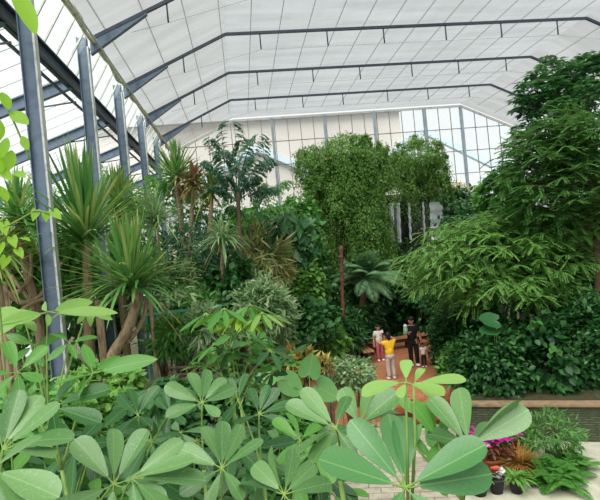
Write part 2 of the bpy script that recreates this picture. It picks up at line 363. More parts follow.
def spiky(name, label, base_px, Y, n, Lpx, W, m, trunk_px, r0, group=None, droop=(.05, .5), up=.25, dead=14, barkm=None, spread=1.0, tilt=(0, 0, 0), forks=()):
    """screw-pine / dragon-tree: strap leaf rosette on a bare trunk. trunk_px: list of view points from crown to ground"""
    c = at(*base_px, Y); L = Lpx*mpp(c); tp = [at(x, y, Y+dy) for x, y, dy in trunk_px]; g = tp[-1].copy(); g[2] = GZ
    t = thing(name, label, 'plant', g, group); tm = MB(); pts = np.array([c]+tp+([g] if tp[-1][2] > GZ+.05 else []))
    k = np.linspace(0, len(pts)-1, 16); pp = np.stack([np.interp(k, np.arange(len(pts)), pts[:, i]) for i in range(3)], 1)
    for _ in range(2): pp[1:-1] = (pp[:-2]+pp[1:-1]*2+pp[2:])/4
    tube(tm, pp, np.linspace(r0*.75, r0*1.15, 16)*(1+.06*np.sin(np.arange(16)*2.1)), 10)
    for f in forks:
        fp = np.array([at(x, y, Y+dy) for x, y, dy in f]); tube(tm, bez(fp[0], fp[1], fp[2], 9), np.linspace(r0*.55, r0*.35, 9), 7)
    tm.build('trunk', barkm or PALEBARK, t)
    mb = MB(); a = rng.random(n)*2*PI; el = np.arcsin(np.clip(-.25+1.25*rng.random(n)**.8+up*.3, -1, .99)) 
    D = np.stack([np.cos(a)*np.cos(el)*spread, np.sin(a)*np.cos(el)*spread, np.sin(el)], 1)+np.array(tilt)
    dr = droop[0]+(droop[1]-droop[0])*np.clip(1-el/1.4, 0, 1)*rng.random(n)
    straps(mb, c+rng.normal(size=(n, 3))*[.05, .05, .09], D, L*(.7+.35*rng.random(n)), W*(.8+.4*rng.random(n)), dr, 7)
    mb.build('leaf_crown', m, t)
    if dead:
        mb = MB(); a = rng.random(dead)*2*PI; el = -.2-.7*rng.random(dead)
        D = np.stack([np.cos(a)*np.cos(el), np.sin(a)*np.cos(el), np.sin(el)], 1)
        straps(mb, np.repeat(c[None]-ZU*.1, dead, 0), D, L*.8*(.6+.5*rng.random(dead)), W*.9, .45, 6); mb.build('dry_leaves', G_DRY, t)
    return t

# ------------------------------------------------------------------ building
XW, XR, ZE, ZF, KL, KR = -3.85, 19.1, 11.2, 13.0, 0.13, 15.25
YF = lambda n: 10.8+4*(n-1)
Y0, YE = -5.2, 30.8
STEEL = mat('blue_grey_steel', [(86, 102, 122), (104, 120, 138), (78, 94, 114)], 3, .5, .1, bump=.05)
STEELD = mat('dark_steel', [(52, 62, 74), (66, 76, 88)], 3, .5, .1)
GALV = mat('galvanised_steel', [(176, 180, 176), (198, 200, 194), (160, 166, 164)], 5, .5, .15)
PALEST = mat('pale_blue_steel', [(140, 156, 166), (160, 174, 182)], 3, .5)
MULL = mat('brown_grey_glazing_bar', [(118, 110, 108), (140, 130, 126)], 4, .6)
CLOTH = sheet_mat('shade_cloth', .42, (116, 122, 123), stripes=(.25, 1.6, .25))
CLOTH2 = sheet_mat('shade_cloth_side', .40, (120, 123, 120), stripes=(.25, 1.6, .25))
POLY = sheet_mat('ribbed_polycarbonate', .8, (240, 250, 250), gloss=.04)
GLASS = sheet_mat('window_glass', .86, (235, 242, 242), (.96, 1, .99), gloss=.04)
ROLLM = mat('rolled_cloth', [(196, 180, 146), (220, 212, 190), (178, 160, 124)], 6, .9, bump=.4)
SOIL = mat('soil', [(52, 44, 32), (78, 70, 46), (50, 62, 34), (92, 84, 60)], 2.2, .95, bump=.4, detail=8)

def plane(name, pts, m, kind='structure'):
    mb = MB(); mb.add(pts, None, [(0, 1, 2, 3)]); o = mb.build(name, m, None, False); return tag(o, kind=kind)
plane('floor', [(-14, -8, GZ), (24, -8, GZ), (24, 60, GZ), (-14, 60, GZ)], SOIL)
def sheet(name, x0, z0, x1, z1, m, sag=.1):
    """cloth sheet over the bays, slightly sagging between frames"""
    mb = MB(); nx, ny = 10, 46; xs = np.linspace(0, 1, nx); ys = np.linspace(Y0, YE, ny); V = []; q = []
    for i in range(nx):
        for j in range(ny): V.append((x0+(x1-x0)*xs[i], ys[j], z0+(z1-z0)*xs[i]-sag*abs(math.sin((ys[j]-YF(1))/4*PI))*.6))
    for i in range(nx-1):
        for j in range(ny-1): a = i*ny+j; q.append((a, a+ny, a+ny+1, a+1))
    mb.add(V, None, q); return tag(mb.build(name, m), kind='structure')
sheet('ceiling', KL, ZF+.16, KR, ZF+.16, CLOTH)
sheet('ceiling.001', XW+.1, ZE+.16, KL, ZF+.16, CLOTH2)
sheet('ceiling.002', KR, ZF+.16, XR, ZE+.16, CLOTH2)
# purlins above the cloth
for i, x in enumerate(np.linspace(XW+.3, XR-.3, 20)):
    z = ZE+(ZF-ZE)*min(1, (x-XW)/(KL-XW), (XR-x)/(XR-KR))+.5
    mb = MB(); box(mb, (x-.015, Y0, z), (x+.015, YE, z+.04)); tag(mb.build('ceiling_beam', GALV, None, False), kind='structure')
names = ['first', 'second', 'third', 'fourth', 'fifth', 'sixth', 'seventh']
def rafter_pts(x): return ZE+(ZF-ZE)*min(1, (x-XW)/(KL-XW), (XR-x)/(XR-KR))
for n in range(2, 7):
    y = YF(n)
    # left column : H section, web seen from the front, pale strip on the inner flange
    lab = {2: 'blue-grey steel column behind the screw pine with the leaning trunk'}.get(n)
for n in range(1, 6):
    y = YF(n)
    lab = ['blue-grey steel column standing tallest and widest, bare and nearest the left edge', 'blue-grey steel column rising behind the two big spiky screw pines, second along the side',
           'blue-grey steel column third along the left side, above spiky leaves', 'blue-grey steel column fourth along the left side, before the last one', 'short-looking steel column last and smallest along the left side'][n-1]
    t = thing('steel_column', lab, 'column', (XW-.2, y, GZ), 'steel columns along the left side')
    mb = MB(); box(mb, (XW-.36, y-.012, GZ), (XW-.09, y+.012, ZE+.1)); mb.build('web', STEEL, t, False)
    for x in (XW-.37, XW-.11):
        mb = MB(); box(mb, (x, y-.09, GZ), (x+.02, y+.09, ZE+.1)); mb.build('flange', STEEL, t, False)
    mb = MB(); box(mb, (XW-.088, y-.1, GZ), (XW-.045, y+.08, ZE-.2)); tag(mb.build('edge_strip', GALV, t, False), 'pale strip up the inner flange')  # separate strip, paler than the column, along the inner flange face
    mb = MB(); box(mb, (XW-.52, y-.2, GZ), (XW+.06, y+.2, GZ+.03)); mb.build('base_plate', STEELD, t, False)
for n in range(1, 6):
    y = YF(n)
    lab = ['roof rafter above the camera, out of sight past the top edge', 'dark roof rafter whose left haunch runs off the top edge', 'dark long roof rafter nearest of those seen whole, with three hanger rods',
           'dark roof rafter second of those seen whole across the ceiling', 'thin dark roof rafter third of those seen whole, closest to the glazed end wall'][n-1]
    t = thing('roof_rafter', lab, 'rafter', (XW, y, ZE), 'roof rafters under the shade cloth')
    mb = MB(); P = [(XW, ZE), (KL, ZF), (KR, ZF), (XR, ZE)]
    for (xa, za), (xb, zb) in zip(P, P[1:]): bar(mb, (xa, y, za+.03), (xb, y, zb+.03), .09, .1)
    mb.build('beam', STEELD, t, False)
    for s, xa, xb in ((1, XW, XW+1.7), (-1, XR, XR-1.7)):
        za, zb = ZE, rafter_pts(xb); mb = MB()
        V = [(xa, y-.03, za), (xb, y-.03, zb), (xb, y-.03, zb-.06), (xa, y-.03, za-.42)]; V += [(a, y+.03, c) for a, b, c in V]
        mb.add(V, None, BOXQ); bar(mb, (xa, y, za-.42), (xb, y, zb-.06), .16, .03); mb.build('haunch', STEEL, t, False)
    rods = [1.45, 4.1, 6.4, 9.0, 11.4, 13.9]; cz = ZF-.62
    for x in rods+[XW+2.3]:
        z = rafter_pts(x); mb = MB(); tube(mb, [(x, y, z), (x, y, z-.6)], .028, 6); mb.build('hanger_rod', STEELD, t)
    mb = MB(); tube(mb, [(XW+1.2, y, rafter_pts(XW+1.2)-.35), (XW+2.3, y, rafter_pts(XW+2.3)-.6), (1.45, y, cz), (13.9, y, cz), (XR-1.7, y, rafter_pts(XR-1.7)-.1)], .008, 4); mb.build('tie_cable', GALV, t)
# eave: rolled cloth edge + pipe, clerestory, gutter beam, lean-to
mb = MB(); tube(mb, [(XW+.12+.03*math.sin(i*1.3), Y0+i*.6, ZE-.06+.05*math.sin(i*2.1)) for i in range(61)], [.085+.03*math.sin(i*1.7) for i in range(61)], 8)
tag(mb.build('rolled_shade_cloth', ROLLM), 'tan rolled edge of shade cloth running along the left eave', 'shade cloth roll')
mb = MB(); tube(mb, [(XW+.3, Y0, ZE-.25), (XW+.3, YE, ZE-.25)], .03, 6); tag(mb.build('eave_pipe', GALV), 'thin pale pipe running along the left eave below the rolled cloth', 'pipe')
GX, GZB = -4.5, 10.05
def ww(name, a, b, m, nb, bm, w=.05):
    """sloping glazing between lines a (bottom xz) and b (top xz) with bars"""
    mb = MB(); mb.add([(a[0], Y0, a[1]), (a[0], YE, a[1]), (b[0], YE, b[1]), (b[0], Y0, b[1])], None, [(0, 1, 2, 3)])
    o = tag(mb.build(name, m, None, False), kind='structure'); mb = MB()
    for y in np.linspace(Y0, YE, nb): bar(mb, (a[0]+.02, y, a[1]), (b[0]+.02, y, b[1]), w, w, (0, 1, 0))
    mb.build('window_frame', bm, o, False); return o
ww('window_1', (GX, GZB+.2), (XW-.03, ZE+.1), GLASS, 47, GALV)
mb = MB()
for dz, h in ((0, .05), (.36, .05)): box(mb, (GX-.12, Y0, GZB-.2+dz), (GX+.12, YE, GZB-.2+dz+h))
box(mb, (GX-.02, Y0, GZB-.2), (GX+.02, YE, GZB+.2)); box(mb, (GX-.3, Y0, GZB-.34), (GX-.24, YE, GZB-.27))
tag(mb.build('gutter_beam', STEELD, None, False), 'long dark steel gutter beam running outside the left columns', 'beam')
LX, LZ = -11.0, 7.7
mb = MB(); n = 90; ys = np.linspace(Y0, YE, n); V = []; q = []
for y in ys: V += [(GX-.1, y, GZB+.15), (LX, y, LZ+.15)]
for i in range(n-1): q.append((2*i, 2*i+1, 2*i+3, 2*i+2))
mb.add(V, None, q); o = tag(mb.build('ceiling.003', POLY, None, False), kind='structure')
mb = MB()
for y in np.arange(Y0, YE, .8): bar(mb, (GX-.1, y, GZB+.17), (LX, y, LZ+.17), .03, .03)
mb.build('window_frame', GALV, o, False)
for n in range(-1, 7):
    y = YF(n) if n < 6 else YE
    lab = ['sloping steel beam of the lean-to roof behind the camera', 'sloping steel beam of the lean-to roof before the first column', 'sloping steel beam of the lean-to roof meeting the widest column', 'sloping grey beam of the lean-to roof meeting the second column',
           'sloping grey beam of the lean-to roof meeting the third column', 'sloping grey beam of the lean-to roof meeting the fourth column', 'sloping grey beam of the lean-to roof meeting the last column', 'sloping grey beam of the lean-to roof at the end wall'][n+1]
    if n < 1: continue
    t = thing('lean_to_beam', lab, 'beam', (GX, y, LZ), 'lean-to roof beams')
    mb = MB(); bar(mb, (GX, y, GZB-.05), (LX, y, LZ-.05), .02, .34); mb.build('web', STEEL, t, False)
    for d in (-.17, .17):
        mb = MB(); bar(mb, (GX, y, GZB-.05+d), (LX, y, LZ-.05+d), .16, .025); mb.build('flange', STEEL, t, False)
    mb = MB(); bar(mb, (GX+.1, y, GZB-.62), (GX-1.5, y, GZB-.78), .03, .04); mb.build('brace', STEELD, t, False)
plane('window_2', [(LX, Y0, GZ), (LX, YE, GZ), (LX, YE, LZ+.15), (LX, Y0, LZ+.15)], GLASS)
plane('window_3', [(XR+.1, Y0, GZ), (XR+.1, YE, GZ), (XR+.1, YE, ZE+.1), (XR+.1, Y0, ZE+.1)], GLASS)
# glazed end wall
mb = MB(); V = [(LX, YE, GZ), (XR, YE, GZ), (XR, YE, ZE), (KR, YE, ZF), (KL, YE, ZF), (XW, YE, ZE), (GX, YE, GZB), (LX, YE, LZ)]
mb.add(V, [(0, 1, 5), (1, 2, 5), (2, 3, 4), (2, 4, 5), (0, 5, 6), (0, 6, 7)]); ew = tag(mb.build('window_4', GLASS, None, False), kind='structure')
ztop = lambda x: (ZE+(ZF-ZE)*min(1, (x-XW)/(KL-XW), (XR-x)/(XR-KR))) if x > XW else LZ+(GZB-LZ)*(x-LX)/(GX-LX)
mb = MB()
for x in np.arange(LX+.3, XR, .84): box(mb, (x-.016, YE-.03, GZ), (x+.016, YE+.03, ztop(x)))
for z in np.arange(1.0, 12.9, 1.5):
    xa = LX if z < LZ else (XW if z < ZE else XW+(z-ZE)/(ZF-ZE)*(KL-XW)); xb = XR if z < ZE else XR-(z-ZE)/(ZF-ZE)*(XR-KR)
    box(mb, (xa, YE-.04, z-.02), (xb, YE+.02, z+.02))
mb.build('window_frame', MULL, ew, False)
for x in (-3.95, 2.6, 6.0, 9.3, 12.7, 15.25, 18.9):
    mb = MB(); box(mb, (x-.08, YE-.1, GZ), (x+.08, YE+.1, ztop(x))); tag(mb.build('trim_1', PALEST, ew, False))
mb = MB(); P = [(XW, ZE), (KL, ZF), (KR, ZF), (XR, ZE)]
for (xa, za), (xb, zb) in zip(P, P[1:]): bar(mb, (xa, YE-.05, za-.02), (xb, YE-.05, zb-.02), .08, .14)
mb.build('trim_2', GALV, ew, False)

# ------------------------------------------------------------------ beyond the end wall
PINKW = mat('pale_wall', [(190, 182, 176), (200, 192, 186)], .4, .9)
PALEB = mat('pale_blue_panel', [(176, 194, 206), (192, 206, 214)], .6, .7)
CREAM = mat('cream_wall', [(180, 160, 122), (190, 172, 136)], .5, .9)
t = thing('neighbouring_greenhouse', 'pale pinkish building seen through the glazed end wall behind the tall vines', 'building', (4, 40, GZ))
def px_rect(mb, x0, y0, x1, y1, Y, th=.4):
    a, b = at(x0, y1, Y), at(x1, y0, Y); box(mb, (a[0], Y, min(a[2], b[2])), (b[0], Y+th, max(a[2], b[2])))
mb = MB(); box(mb, (-12, 42, GZ), (15, 43, 16)); mb.build('wall', PINKW, t, False)
mb = MB(); box(mb, (-8, 41.6, GZ), (19, 42, 6.2)); tag(mb.build('lower_wall', CREAM, t, False), 'cream lower wall')
for x in np.arange(-7, 9, 1.6):
    mb = MB(); box(mb, (x, 41.5, 6.6), (x+1.15, 41.96, 8.4)); mb.build('window_panel', PALEB, t, False)
mb = MB()
for xa, za, xb, zb in ((-6, 9.2, 2, 13.5), (2, 13.5, 10, 9.4), (8, 9.2, 17, 14.0), (17, 14, 24, 10)): bar(mb, (xa, 41.8, za), (xb, 41.8, zb), .5, .45, (0, 1, 0))
mb.build('roof_beam', PALEB, t, False)
mb = MB(); mb.add([(-12.4, 41.5, 16), (15.4, 41.5, 16), (15.4, 60, 18), (-12.4, 60, 18)], None, [(0, 1, 2, 3)]); mb.build('roof', PINKW, t, False)
t = thing('side_shed', 'pale blue shed with a sloping white roof seen through the end glass at the right', 'shed', (17.5, 37, GZ))
mb = MB(); box(mb, (15.5, 37, GZ), (24, 39, 8.2)); mb.build('wall', PALEB, t, False)
mb = MB(); mb.add([(14.5, 36.6, 7.7), (25, 36.6, 10.5), (25, 40, 10.7), (14.5, 40, 7.9)], None, [(0, 1, 2, 3)]); mb.build('roof', GALV, t, False)

# ------------------------------------------------------------------ ground works
def boards_mat(name, c1, c2, mort, w, h, rot=0.0, rough=.6, bump=.3, msize=.01, spec=.4):
    m, N, L = newmat(name); t = N.new('ShaderNodeTexCoord'); mp = N.new('ShaderNodeMapping'); mp.inputs['Rotation'].default_value = rot if isinstance(rot, tuple) else (0, 0, rot)
    b = N.new('ShaderNodeTexBrick'); b.inputs['Color1'].default_value = (*lin(c1), 1); b.inputs['Color2'].default_value = (*lin(c2), 1); b.inputs['Mortar'].default_value = (*lin(mort), 1)
    b.inputs['Scale'].default_value = 1; b.inputs['Brick Width'].default_value = w; b.inputs['Row Height'].default_value = h; b.inputs['Mortar Size'].default_value = msize
    L.new(t.outputs['Object'], mp.inputs[0]); L.new(mp.outputs[0], b.inputs[0])
    n = N.new('ShaderNodeTexNoise'); n.inputs['Scale'].default_value = 6; n.inputs['Detail'].default_value = 6; L.new(t.outputs['Object'], n.inputs[0])
    mr = N.new('ShaderNodeMapRange'); mr.inputs[3].default_value = .5; mr.inputs[4].default_value = 1.5; L.new(n.outputs[0], mr.inputs[0])
    mx = N.new('ShaderNodeMixRGB'); mx.blend_type = 'MULTIPLY'; mx.inputs[0].default_value = 1; L.new(b.outputs[0], mx.inputs[1]); L.new(mr.outputs[0], mx.inputs[2])
    p = N.new('ShaderNodeBsdfPrincipled'); p.inputs['Roughness'].default_value = rough; p.inputs['Specular IOR Level'].default_value = spec; L.new(mx.outputs[0], p.inputs['Base Color'])
    bp = N.new('ShaderNodeBump'); bp.inputs['Strength'].default_value = bump; bp.inputs['Distance'].default_value = .02; L.new(b.outputs['Fac'], bp.inputs['Height']); bp.invert = True; L.new(bp.outputs[0], p.inputs['Normal'])
    o = N.new('ShaderNodeOutputMaterial'); L.new(p.outputs[0], o.inputs[0]); return m
DECK = boards_mat('deck_boards', (200, 134, 96), (186, 122, 88), (124, 78, 56), 2.4, .14, .12)
STEPM = boards_mat('step_boards', (150, 82, 58), (132, 70, 50), (70, 38, 28), 3, .13, .12)
RISER = mat('dark_riser', [(78, 46, 34), (96, 58, 42)], 5, .8)
WOOD = mat('bench_wood', [(178, 124, 88), (206, 156, 116), (156, 104, 74)], 5, .6, stretch=(.4, 3, 3), bump=.2)
WOODD = mat('dark_wood', [(52, 36, 30), (72, 48, 38)], 5, .7)
PAVE = boards_mat('grey_paving', (176, 166, 148), (190, 182, 164), (124, 116, 98), .5, .22, .25, .9)
CONC = mat('pale_concrete', [(186, 182, 160), (206, 204, 186), (166, 164, 140)], 1.6, .9, bump=.1)
STONEW = boards_mat('stone_blocks', (74, 84, 62), (106, 114, 88), (66, 74, 54), .26, .055, (PI/2, 0, 0), .9, .6, .02)
CAPM = mat('stone_cap', [(138, 112, 86), (160, 134, 106), (112, 100, 74)], 3, .9, bump=.3)
ROCK = mat('wet_rock', [(28, 30, 30), (52, 52, 48), (36, 42, 34), (74, 66, 58)], 1.6, .6, bump=.8, detail=8)
WATER, N_, L_ = newmat('pond_water'); p_ = N_.new('ShaderNodeBsdfPrincipled'); p_.inputs['Base Color'].default_value = (*lin((40, 52, 46)), 1); p_.inputs['Roughness'].default_value = .08
n_ = N_.new('ShaderNodeTexNoise'); n_.inputs['Scale'].default_value = 4; b_ = N_.new('ShaderNodeBump'); b_.inputs['Strength'].default_value = .15; L_.new(n_.outputs[0], b_.inputs['Height']); L_.new(b_.outputs[0], p_.inputs['Normal'])
o_ = N_.new('ShaderNodeOutputMaterial'); L_.new(p_.outputs[0], o_.inputs[0])
FALLW = sheet_mat('falling_water', .12, (226, 236, 240), gloss=.08)

d = lambda px, py, z=0.0: tuple(atz(px, py, z)[:2])
FL, FR = np.array(d(316, 414)), np.array(d(468, 391)); BR = at(500, 338, 21.0)[:2]; BL = np.array(d(350, 349))
mb = MB(); prism(mb, [tuple(FL), tuple(FR), tuple(BR), tuple(BL), d(306, 384)], GZ, 0); tag(mb.build('floor_deck', DECK, None, False), kind='structure')
e = nrm(FR-FL); nn = np.array([e[1], -e[0]]); S0 = FL+e*.42*np.linalg.norm(FR-FL)
for i, z in enumerate((-.16, -.32)):
    mb = MB(); a, b = S0+nn*(i*.42), FR+nn*(i*.42)
    q = [a+nn*.44, b+nn*.44, b, a]; prism(mb, [tuple(v) for v in q], GZ+.001, z); t = tag(mb.build('timber_step', STEPM, None, False), ['red-brown timber step just below the deck edge', 'lowest red-brown timber step in front of the deck'][i], 'step', 'steps up to the deck')
    mb = MB(); r = [a+nn*.441, b+nn*.441, b+nn*.445, a+nn*.445]; prism(mb, [tuple(v) for v in r], GZ+.002, z-.03); mb.build('riser', RISER, t, False)
mb = MB(); a, b = atz(458, 383, .06), atz(484, 399, .06); bar(mb, a, b, .16, .12); tag(mb.build('timber_edging', STEPM, None, False), 'red-brown timber edging slanting off the right side of the deck', 'edging')
# lower paths
mb = MB(); prism(mb, [d(270, 540, GZ), d(470, 560, GZ), d(455, 425, GZ), d(330, 420, GZ)], GZ-.05, GZ+.012); tag(mb.build('path_floor', PAVE, None, False), kind='structure')
mb = MB(); prism(mb, [d(462, 540, GZ), d(700, 540, GZ), d(690, 440, GZ), d(470, 440, GZ)], GZ-.05, GZ+.016); tag(mb.build('path_floor.001', CONC, None, False), kind='structure')
# retaining wall right
A, B = np.array(d(462, 440, GZ)), np.array(d(700, 445, GZ)); e = nrm(B-A); nn = np.array([-e[1], e[0]])
mb = MB(); prism(mb, [tuple(A), tuple(B), tuple(B+nn*.35), tuple(A+nn*.35)], GZ, .3); w = tag(mb.build('wall_pond', STONEW, None, False), kind='structure')
mb = MB(); prism(mb, [tuple(A-nn*.06), tuple(B-nn*.06), tuple(B+nn*.26), tuple(A+nn*.26)], .33, .38); mb.build('wall_cap', CAPM, w, False)
C2, D2 = at(470, 395, 20)[:2], at(760, 330, 20)[:2]
mb = MB(); prism(mb, [tuple(A+nn*.35), tuple(B+nn*.35), (D2[0], 20), (C2[0]+1.6, 20), tuple(FR+np.array([.5, 0]))], GZ, .24); tag(mb.build('ground_bed', SOIL, None, False), kind='structure')
# pond behind the deck + rock cliff with falls
mb = MB(); prism(mb, [(1.5, 20.9), (12.5, 20.9), (12.5, 24.6), (1.5, 24.6)], GZ, -.12); tag(mb.build('water_pond', WATER, None, False), kind='structure')
def cliff(name, x0, x1, zt, Y, m):
    mb = MB(); nx, nz = 40, 26; V = []; q = []
    for i in range(nx):
        for j in range(nz):
            u, v = i/(nx-1), j/(nz-1); x = x0+(x1-x0)*u; z = GZ+(zt-GZ)*v
            y = Y-.5*math.sin(x*2.1+z*.9)*math.sin(z*1.9+x)+.35*math.sin(x*5+z*3)*math.cos(z*4.3)+1.2*v*v
            V.append((x, y, z))
    for i in range(nx-1):
        for j in range(nz-1): a = i*nz+j; q.append((a, a+nz, a+nz+1, a+1))
    k = len(V); 
    for i in range(nx): V.append((x0+(x1-x0)*i/(nx-1), Y+2.5, zt))
    for i in range(nx-1): q.append((i*nz+nz-1, (i+1)*nz+nz-1, k+i+1, k+i))
    mb.add(V, None, q); return mb.build(name, m)
xa, xb = at(368, 230, 25)[0], at(470, 230, 25)[0]
tag(cliff('rock_cliff', xa, xb, at(420, 190, 25)[2], 25.0, ROCK), 'dark wet rock cliff behind the falling water and below the second vine mound', 'cliff')
for i, (px, w, y0, y1) in enumerate(((383, .10, 208, 245), (391, .26, 207, 242), (398, .2, 207, 243), (409, .12, 207, 240), (423, .1, 206, 236), (436, .72, 206, 240))):
    lab = ['thin strand of falling water furthest left, beside the tall vine mound', 'white strand of falling water, second from the left on the cliff', 'white strand of falling water, third from the left on the cliff', 'narrow strand of falling water in the middle of the cliff',
           'narrow strand of falling water just left of the broad pale fall', 'broad pale sheet of falling water at the right of the cliff'][i]
    a, b = at(px, y0-4, 23.7), at(px, y1, 23.6); mb = MB(); k = 12; V = []; q = []
    for j in range(k+1):
        u = j/k; c = a+(b-a)*u; ww_ = w*(.96+.04*math.sin(j*1.7)); yy = c[1]-.25*u+.05*math.sin(j*2)
        V += [(c[0]-ww_/2, yy, c[2]), (c[0]-ww_/6, yy-.06, c[2]), (c[0]+ww_/6, yy-.07, c[2]), (c[0]+ww_/2, yy, c[2])]
    for j in range(k):
        for s in range(3): q.append((4*j+s, 4*j+s+1, 4*j+5+s, 4*j+4+s))
    mb.add(V, None, q); tag(mb.build('waterfall', FALLW), lab, 'waterfall', 'strands of the waterfall')
# benches
t0 = atz(361, 344, .45); t1 = atz(452, 331, .45); t2 = atz(373, 351.5, .45)
def bench(label, a, b, side, nleg):
    a, b = np.array(a), np.array(b); e = nrm((b-a)*[1, 1, 0]); s = np.array([-e[1], e[0], 0])*side
    t = thing('timber_bench', label, 'bench', ((a+b)/2)*[1, 1, 0], 'benches around the deck')
    for k in range(3):
        mb = MB(); bar(mb, a+s*(.15*k), b+s*(.15*k), .12, .05); mb.build('seat_plank', WOOD, t, False)
    mb = MB(); bar(mb, a-s*.02-ZU*.1, b-s*.02-ZU*.1, .04, .12); mb.build('apron', WOODD, t, False)
    for u in np.linspace(.04, .96, nleg):
        p = a+(b-a)*u+s*.15; mb = MB(); box(mb, (p[0]-.06, p[1]-.06, 0.001), (p[0]+.06, p[1]+.06, .42)); mb.build('leg', WOODD, t, False)
    return t
bench('long red-brown timber bench along the back of the deck behind the people', t0, t1, 1, 7)
bench('short red-brown timber bench running toward the viewer beside the girl in pink trousers', t2, t0-np.array([-.02, .5, 0]), 1, 3)

# ------------------------------------------------------------------ people
def skin(verts, edges, radii, sub=2):
    me = bpy.data.meshes.new('tmp'); me.from_pydata([tuple(v) for v in verts], edges, []); o = bpy.data.objects.new('tmp', me); COL.objects.link(o)
    md = o.modifiers.new('s', 'SKIN'); sv = me.skin_vertices[0].data
    for i, r in enumerate(radii): sv[i].radius = r if isinstance(r, tuple) else (r, r)
    sv[0].use_root = True; sm = o.modifiers.new('u', 'SUBSURF'); sm.levels = sub; sm.render_levels = sub
    dg = bpy.context.evaluated_depsgraph_get(); ev = o.evaluated_get(dg); m2 = ev.to_mesh()
    V = np.array([v.co[:] for v in m2.vertices]); T = [tuple(p.vertices) for p in m2.polygons if len(p.vertices) == 3]; Q = [tuple(p.vertices) for p in m2.polygons if len(p.vertices) == 4]
    ev.to_mesh_clear(); bpy.data.objects.remove(o); bpy.data.meshes.remove(me); return V, T, Q
def flat(name, c, rough=.8): return mat(name, [c, tuple(min(255, int(x*1.08)) for x in c)], 9, rough)
SKINM = flat('skin', (188, 140, 112), .55); HAIR = flat('black_hair', (24, 20, 20), .5)
def person(label, pos, h, face, pose, cloth, head_turn=0.0, hair_long=False):
    """pose: joint offsets (fractions of h), local x = the figure's own right-hand side seen from the front, y = facing"""
    t = thing('person', label, 'person', pos); c, s = math.cos(face), math.sin(face)
    def Wd(v):   # local (right, forward, up) -> world ; face = heading angle of forward from +X
        v = np.asarray(v, float)*h; f = np.array([c, s, 0]); r = np.array([s, -c, 0]); return np.asarray(pos)+r*v[0]+f*v[1]+ZU*v[2]
    J = dict(pel=(0, 0, .52), sp=(0, 0, .62), ch=(0, .005, .735), nk=(0, 0, .835), sk=(0, .01, .885), hd=(0, .012, .935), tp=(0, .005, .978),
             shR=(.105, 0, .8), elR=(.15, -.01, .64), wrR=(.165, .03, .49), haR=(.168, .045, .45), shL=(-.105, 0, .8), elL=(-.15, -.01, .64), wrL=(-.165, .03, .49), haL=(-.168, .045, .45),
             hpR=(.055, 0, .49), knR=(.06, .012, .275), anR=(.062, -.01, .045), toR=(.07, .075, .018), hpL=(-.055, 0, .49), knL=(-.06, .012, .275), anL=(-.062, -.01, .045), toL=(-.07, .075, .018))
    J.update(pose); K = list(J); R = dict(pel=(.085, .065), sp=(.078, .058), ch=(.098, .065), nk=.032, sk=.05, hd=.062, tp=.045, shR=.043, elR=.028, wrR=.02, haR=.022, shL=.043, elL=.028, wrL=.02, haL=.022,
             hpR=.062, knR=.04, anR=.026, toR=.024, hpL=.062, knL=.04, anL=.026, toL=.024)
    E = [('pel', 'sp'), ('sp', 'ch'), ('ch', 'nk'), ('nk', 'sk'), ('sk', 'hd'), ('hd', 'tp')]
    for q in 'RL': E += [('ch', 'sh'+q), ('sh'+q, 'el'+q), ('el'+q, 'wr'+q), ('wr'+q, 'ha'+q), ('pel', 'hp'+q), ('hp'+q, 'kn'+q), ('kn'+q, 'an'+q), ('an'+q, 'to'+q)]
    def sk(keys, grow=0.0, over={}, trunc={}):
        ks = [k for k in K if k in keys]; P = [Wd(trunc.get(k, J[k])) for k in ks]; idx = {k: i for i, k in enumerate(ks)}
        ed = [(idx[a], idx[b]) for a, b in E if a in idx and b in idx]
        rr = []
        for k in ks:
            r = over.get(k, R[k]); r = r if isinstance(r, tuple) else (r, r); rr.append(((r[0]+grow)*h, (r[1]+grow)*h))
        return skin(P, ed, rr)
    mb = MB(); V, T, Q = sk(K); mb.add(V, T, Q)
    for q in 'RL':                                    # five fingers per hand
        wr, ha = Wd(J['wr'+q]), Wd(J['ha'+q]); dv = nrm(ha-wr); sd = nrm(np.cross(dv, [c, s, .3])); n2 = np.cross(sd, dv)
        for i, ln in enumerate((.04, .046, .043, .034)):
            b = ha+sd*(i-1.5)*.011*h; tube(mb, [b, b+dv*ln*h*.5, b+dv*ln*h*.85-n2*.012*h, b+dv*ln*h-n2*.026*h], np.array([.0058, .0055, .005, .004])*h, 5)
        b = (wr+ha)/2+sd*.016*h; tube(mb, [b, b+(dv*.5+sd)*.02*h, b+(dv+sd*.8)*.03*h], np.array([.007, .006, .005])*h, 5)
    hc = Wd(J['hd']); fa = face+head_turn; f = np.array([math.cos(fa), math.sin(fa), 0]); r = np.array([f[1], -f[0], 0])
    tube(mb, [hc+f*.052*h+ZU*.008*h, hc+f*.068*h-ZU*.008*h, hc+f*.054*h-ZU*.016*h], np.array([.006, .010, .007])*h, 6)   # nose
    for sgn in (-1, 1): ellipsoid(mb, hc+r*sgn*.06*h-ZU*.004*h, np.array([.012, .012, .018])*h, 8, 6)                   # ears
    mb.build('body', SKINM, t)
    mb = MB()
    for sgn in (-1, 1): ellipsoid(mb, hc+f*.055*h+r*sgn*.022*h+ZU*.006*h, np.array([.008, .008, .006])*h, 8, 6)
    mb.build('eyes', HAIR, t); mb = MB(); ellipsoid(mb, hc+f*.054*h-ZU*.03*h, np.array([.014, .01, .005])*h, 8, 6); mb.build('mouth', flat('lip', (160, 84, 80)), t)
    mb = MB(); ellipsoid(mb, hc-f*.016*h+ZU*.024*h, np.array([.068, .068, .06])*h, 16, 10, .03); 
    if hair_long: ellipsoid(mb, hc-f*.04*h-ZU*.02*h, np.array([.05, .045, .075])*h, 12, 8, .04)
